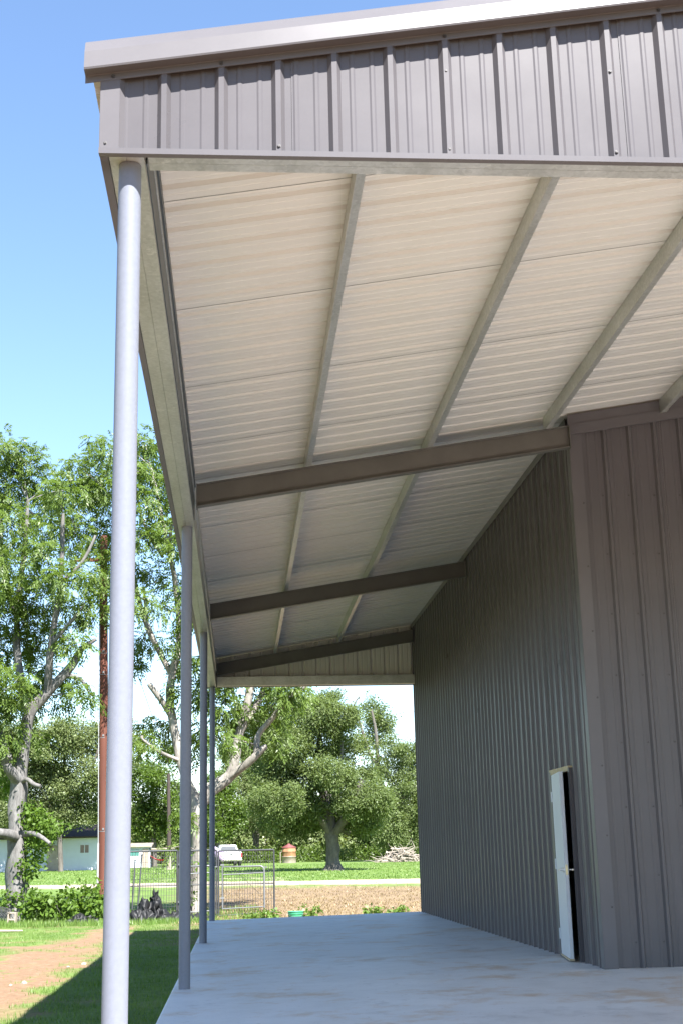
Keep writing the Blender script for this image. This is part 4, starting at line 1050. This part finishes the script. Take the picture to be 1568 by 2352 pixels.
# rusty water tank with a conical lid
gt = float(gz(5.45, 128))
t = thing('water_tank', 'rust-streaked round tank with red conical lid left of the oak', 'tank', (5.45, 128, gt))
mb = MB(); mb.lathe([(.70, -.1), (.70, .55), (.72, .56), (.72, .60), (.70, .61)], 28); mb.build('tank_base', M['tin'], t, True)
mb = MB(); mb.lathe([(.69, .61), (.69, 1.05), (.71, 1.07), (.69, 1.09), (.69, 1.46)], 28); mb.build('tank_body', M['rust'], t, True)
mb = MB(); mb.lathe([(.74, 1.44), (.72, 1.48), (.14, 1.76), (.12, 1.82), (.001, 1.84)], 28); mb.build('lid', M['redroof'], t, True)
mb = MB(); mb.tube([(-.85, -.1, 0), (-.85, -.1, 1.0), (-.70, -.1, 1.05)], .04, 8); mb.build('inlet_pipe', M['tin'], t)

# brush pile
mb = MB(); gb = float(gz(14.5, 112))
for k in range(150):
    a = random.uniform(0, 6.28); cx = random.gauss(0, .95); cz = max(.05, random.random()**1.3*1.25*(1-abs(cx)/2.6))
    L_ = random.uniform(.5, 1.7); el = random.gauss(.12, .38); cy = random.uniform(-.6, .6)
    d = Vector((math.cos(a)*math.cos(el), math.sin(a)*math.cos(el)*.6, math.sin(el)))
    p = Vector((cx, cy, cz)); b = p+d*L_*.5+Vector((0, 0, random.gauss(0, .1))); r = random.choice((.02, .03, .045, .06))
    mb.tube([p-d*L_*.5, p, b, b+(d+Vector((random.gauss(0,.5), 0, random.gauss(0,.4))))*L_*.3], [r, r*.9, r*.6, r*.25], 5, 0, True)
bp = mb.build('brush_pile', M['dead'], None, False, (14.55, 112, gb))
tag(bp, 'heap of bleached dead branches on the lawn by the ribbed wall', 'brush pile', kind='stuff')

# white house on the left
gh = float(gz(-14, 108))
t = thing('white_house', 'low white house with brown roof and small window behind the left tree', 'house', (-14.5, 108, gh))
mb = MB(); mb.box(-7.5, 3.7, 0, 6.5, -.2, 2.75); mb.build('wall', M['white_wall'], t)
mb = MB(); mb.prism([(0, -.5, 2.6), (0, 7.0, 2.6), (0, 7.0, 2.72), (0, 3.25, 3.75), (0, -.5, 2.72)], (-7.9, 0, 0), (4.05, 0, 0)); rf = mb.build('roof', M['brown_roof'], t)
mb = MB(); mb.box(-2, -1.4, 3.9, 4.5, 3.3, 4.3); mb.build('chimney', M['block'], rf)
for x0, x1, z0, z1 in ((1.95, 2.75, 1.35, 2.1), (-3.4, -2.4, 1.2, 2.15), (-6.2, -5.2, 1.2, 2.15)):
    mb = MB(); mb.box(x0, x1, -.05, -.002, z0, z0+.06); mb.box(x0, x1, -.05, -.002, z1-.06, z1); mb.box(x0, x0+.06, -.049, -.002, z0+.06, z1-.06); mb.box(x1-.06, x1, -.049, -.002, z0+.06, z1-.06); mb.box((x0+x1)/2-.03, (x0+x1)/2+.03, -.048, -.002, z0+.06, z1-.06)
    w_ = mb.build('window', M['white_wall'], t); mb = MB(); mb.box(x0+.06, x1-.06, -.02, -.003, z0+.06, z1-.06); mb.build('pane', M['glass'], w_)
mb = MB(); mb.box(-.7, .25, -.04, -.002, 0, 2.05); d_ = mb.build('door', M['tin'], t); mb = MB(); mb.tube([(.15, -.09, 1.0), (.15, -.04, 1.0)], .035, 8); mb.build('handle', M['chrome'], d_)

# small white shed
gs = float(gz(-8.4, 118))
t = thing('small_shed', 'small white shed with teal window just right of the front post', 'shed', (-8.35, 118, gs))
mb = MB(); mb.box(-1.1, .95, 0, 2.2, -.1, 1.85); mb.build('wall', M['white_wall'], t)
mb = MB(); mb.hexa([(-1.25, -.25, 1.80), (1.1, -.25, 1.80), (1.1, 2.4, 2.05), (-1.25, 2.4, 2.05), (-1.25, -.25, 1.92), (1.1, -.25, 1.92), (1.1, 2.4, 2.17), (-1.25, 2.4, 2.17)]); mb.build('roof', M['tin'], t)
mb = MB(); mb.box(-.95, -.05, -.03, -.002, 1.05, 1.55); w_ = mb.build('window', M['teal'], t)
mb = MB(); mb.box(.25, .8, -.03, -.002, 0, 1.65); d_ = mb.build('door', M['tin'], t); mb = MB(); mb.tube([(.35, -.08, .85), (.35, -.03, .85)], .03, 8); mb.build('handle', M['chrome'], d_)
t = thing('carport', 'low dark open carport beside the small white shed', 'carport', (-6.6, 119, gs))
mb = MB(); mb.box(-.9, 1.3, -1, 2, 1.55, 1.68); mb.build('roof', M['tin'], t)
for x, y_ in ((-.8, -.9), (1.2, -.9), (-.8, 1.9), (1.2, 1.9)): mb = MB(); mb.tube([(x, y_, -.1), (x, y_, 1.55)], .05, 8); mb.build('post', M['grey_pipe'], t)
mb = MB(); q = [(-.8+2.0*k/12, -.9, .95-.42*math.sin(math.pi*k/12)) for k in range(13)]
rows = [[(x, y_-.3, z+.10) for x, y_, z in q], [(x, y_, z) for x, y_, z in q], [(x, y_+.3, z+.10) for x, y_, z in q]]; mb.quadstrip(rows)
h_ = mb.build('hammock', M['tail'], None, True, (-6.6, 119, gs)); h_.modifiers.new('s', 'SOLIDIFY').thickness = .02
tag(h_, 'red hammock slung between the carport posts', 'hammock')

# yard flag by the road
t = thing('yard_flag', 'faded purple flag on a thin staff beside the last post', 'flag', (-.62, 60, float(gz(-.62, 60))))
mb = MB(); mb.tube([(0, 0, -.1), (0, 0, 1.75)], .012, 6); mb.build('staff', M['grey_pipe'], t)
mb = MB(); rows = [[(.02+.42*k/8, .05*math.sin(k*1.3+j), 1.72-.16*j-.03*k) for k in range(9)] for j in range(4)]; mb.quadstrip(rows); fl = mb.build('cloth', M['flagcloth'], t, True); fl.modifiers.new('s', 'SOLIDIFY').thickness = .006
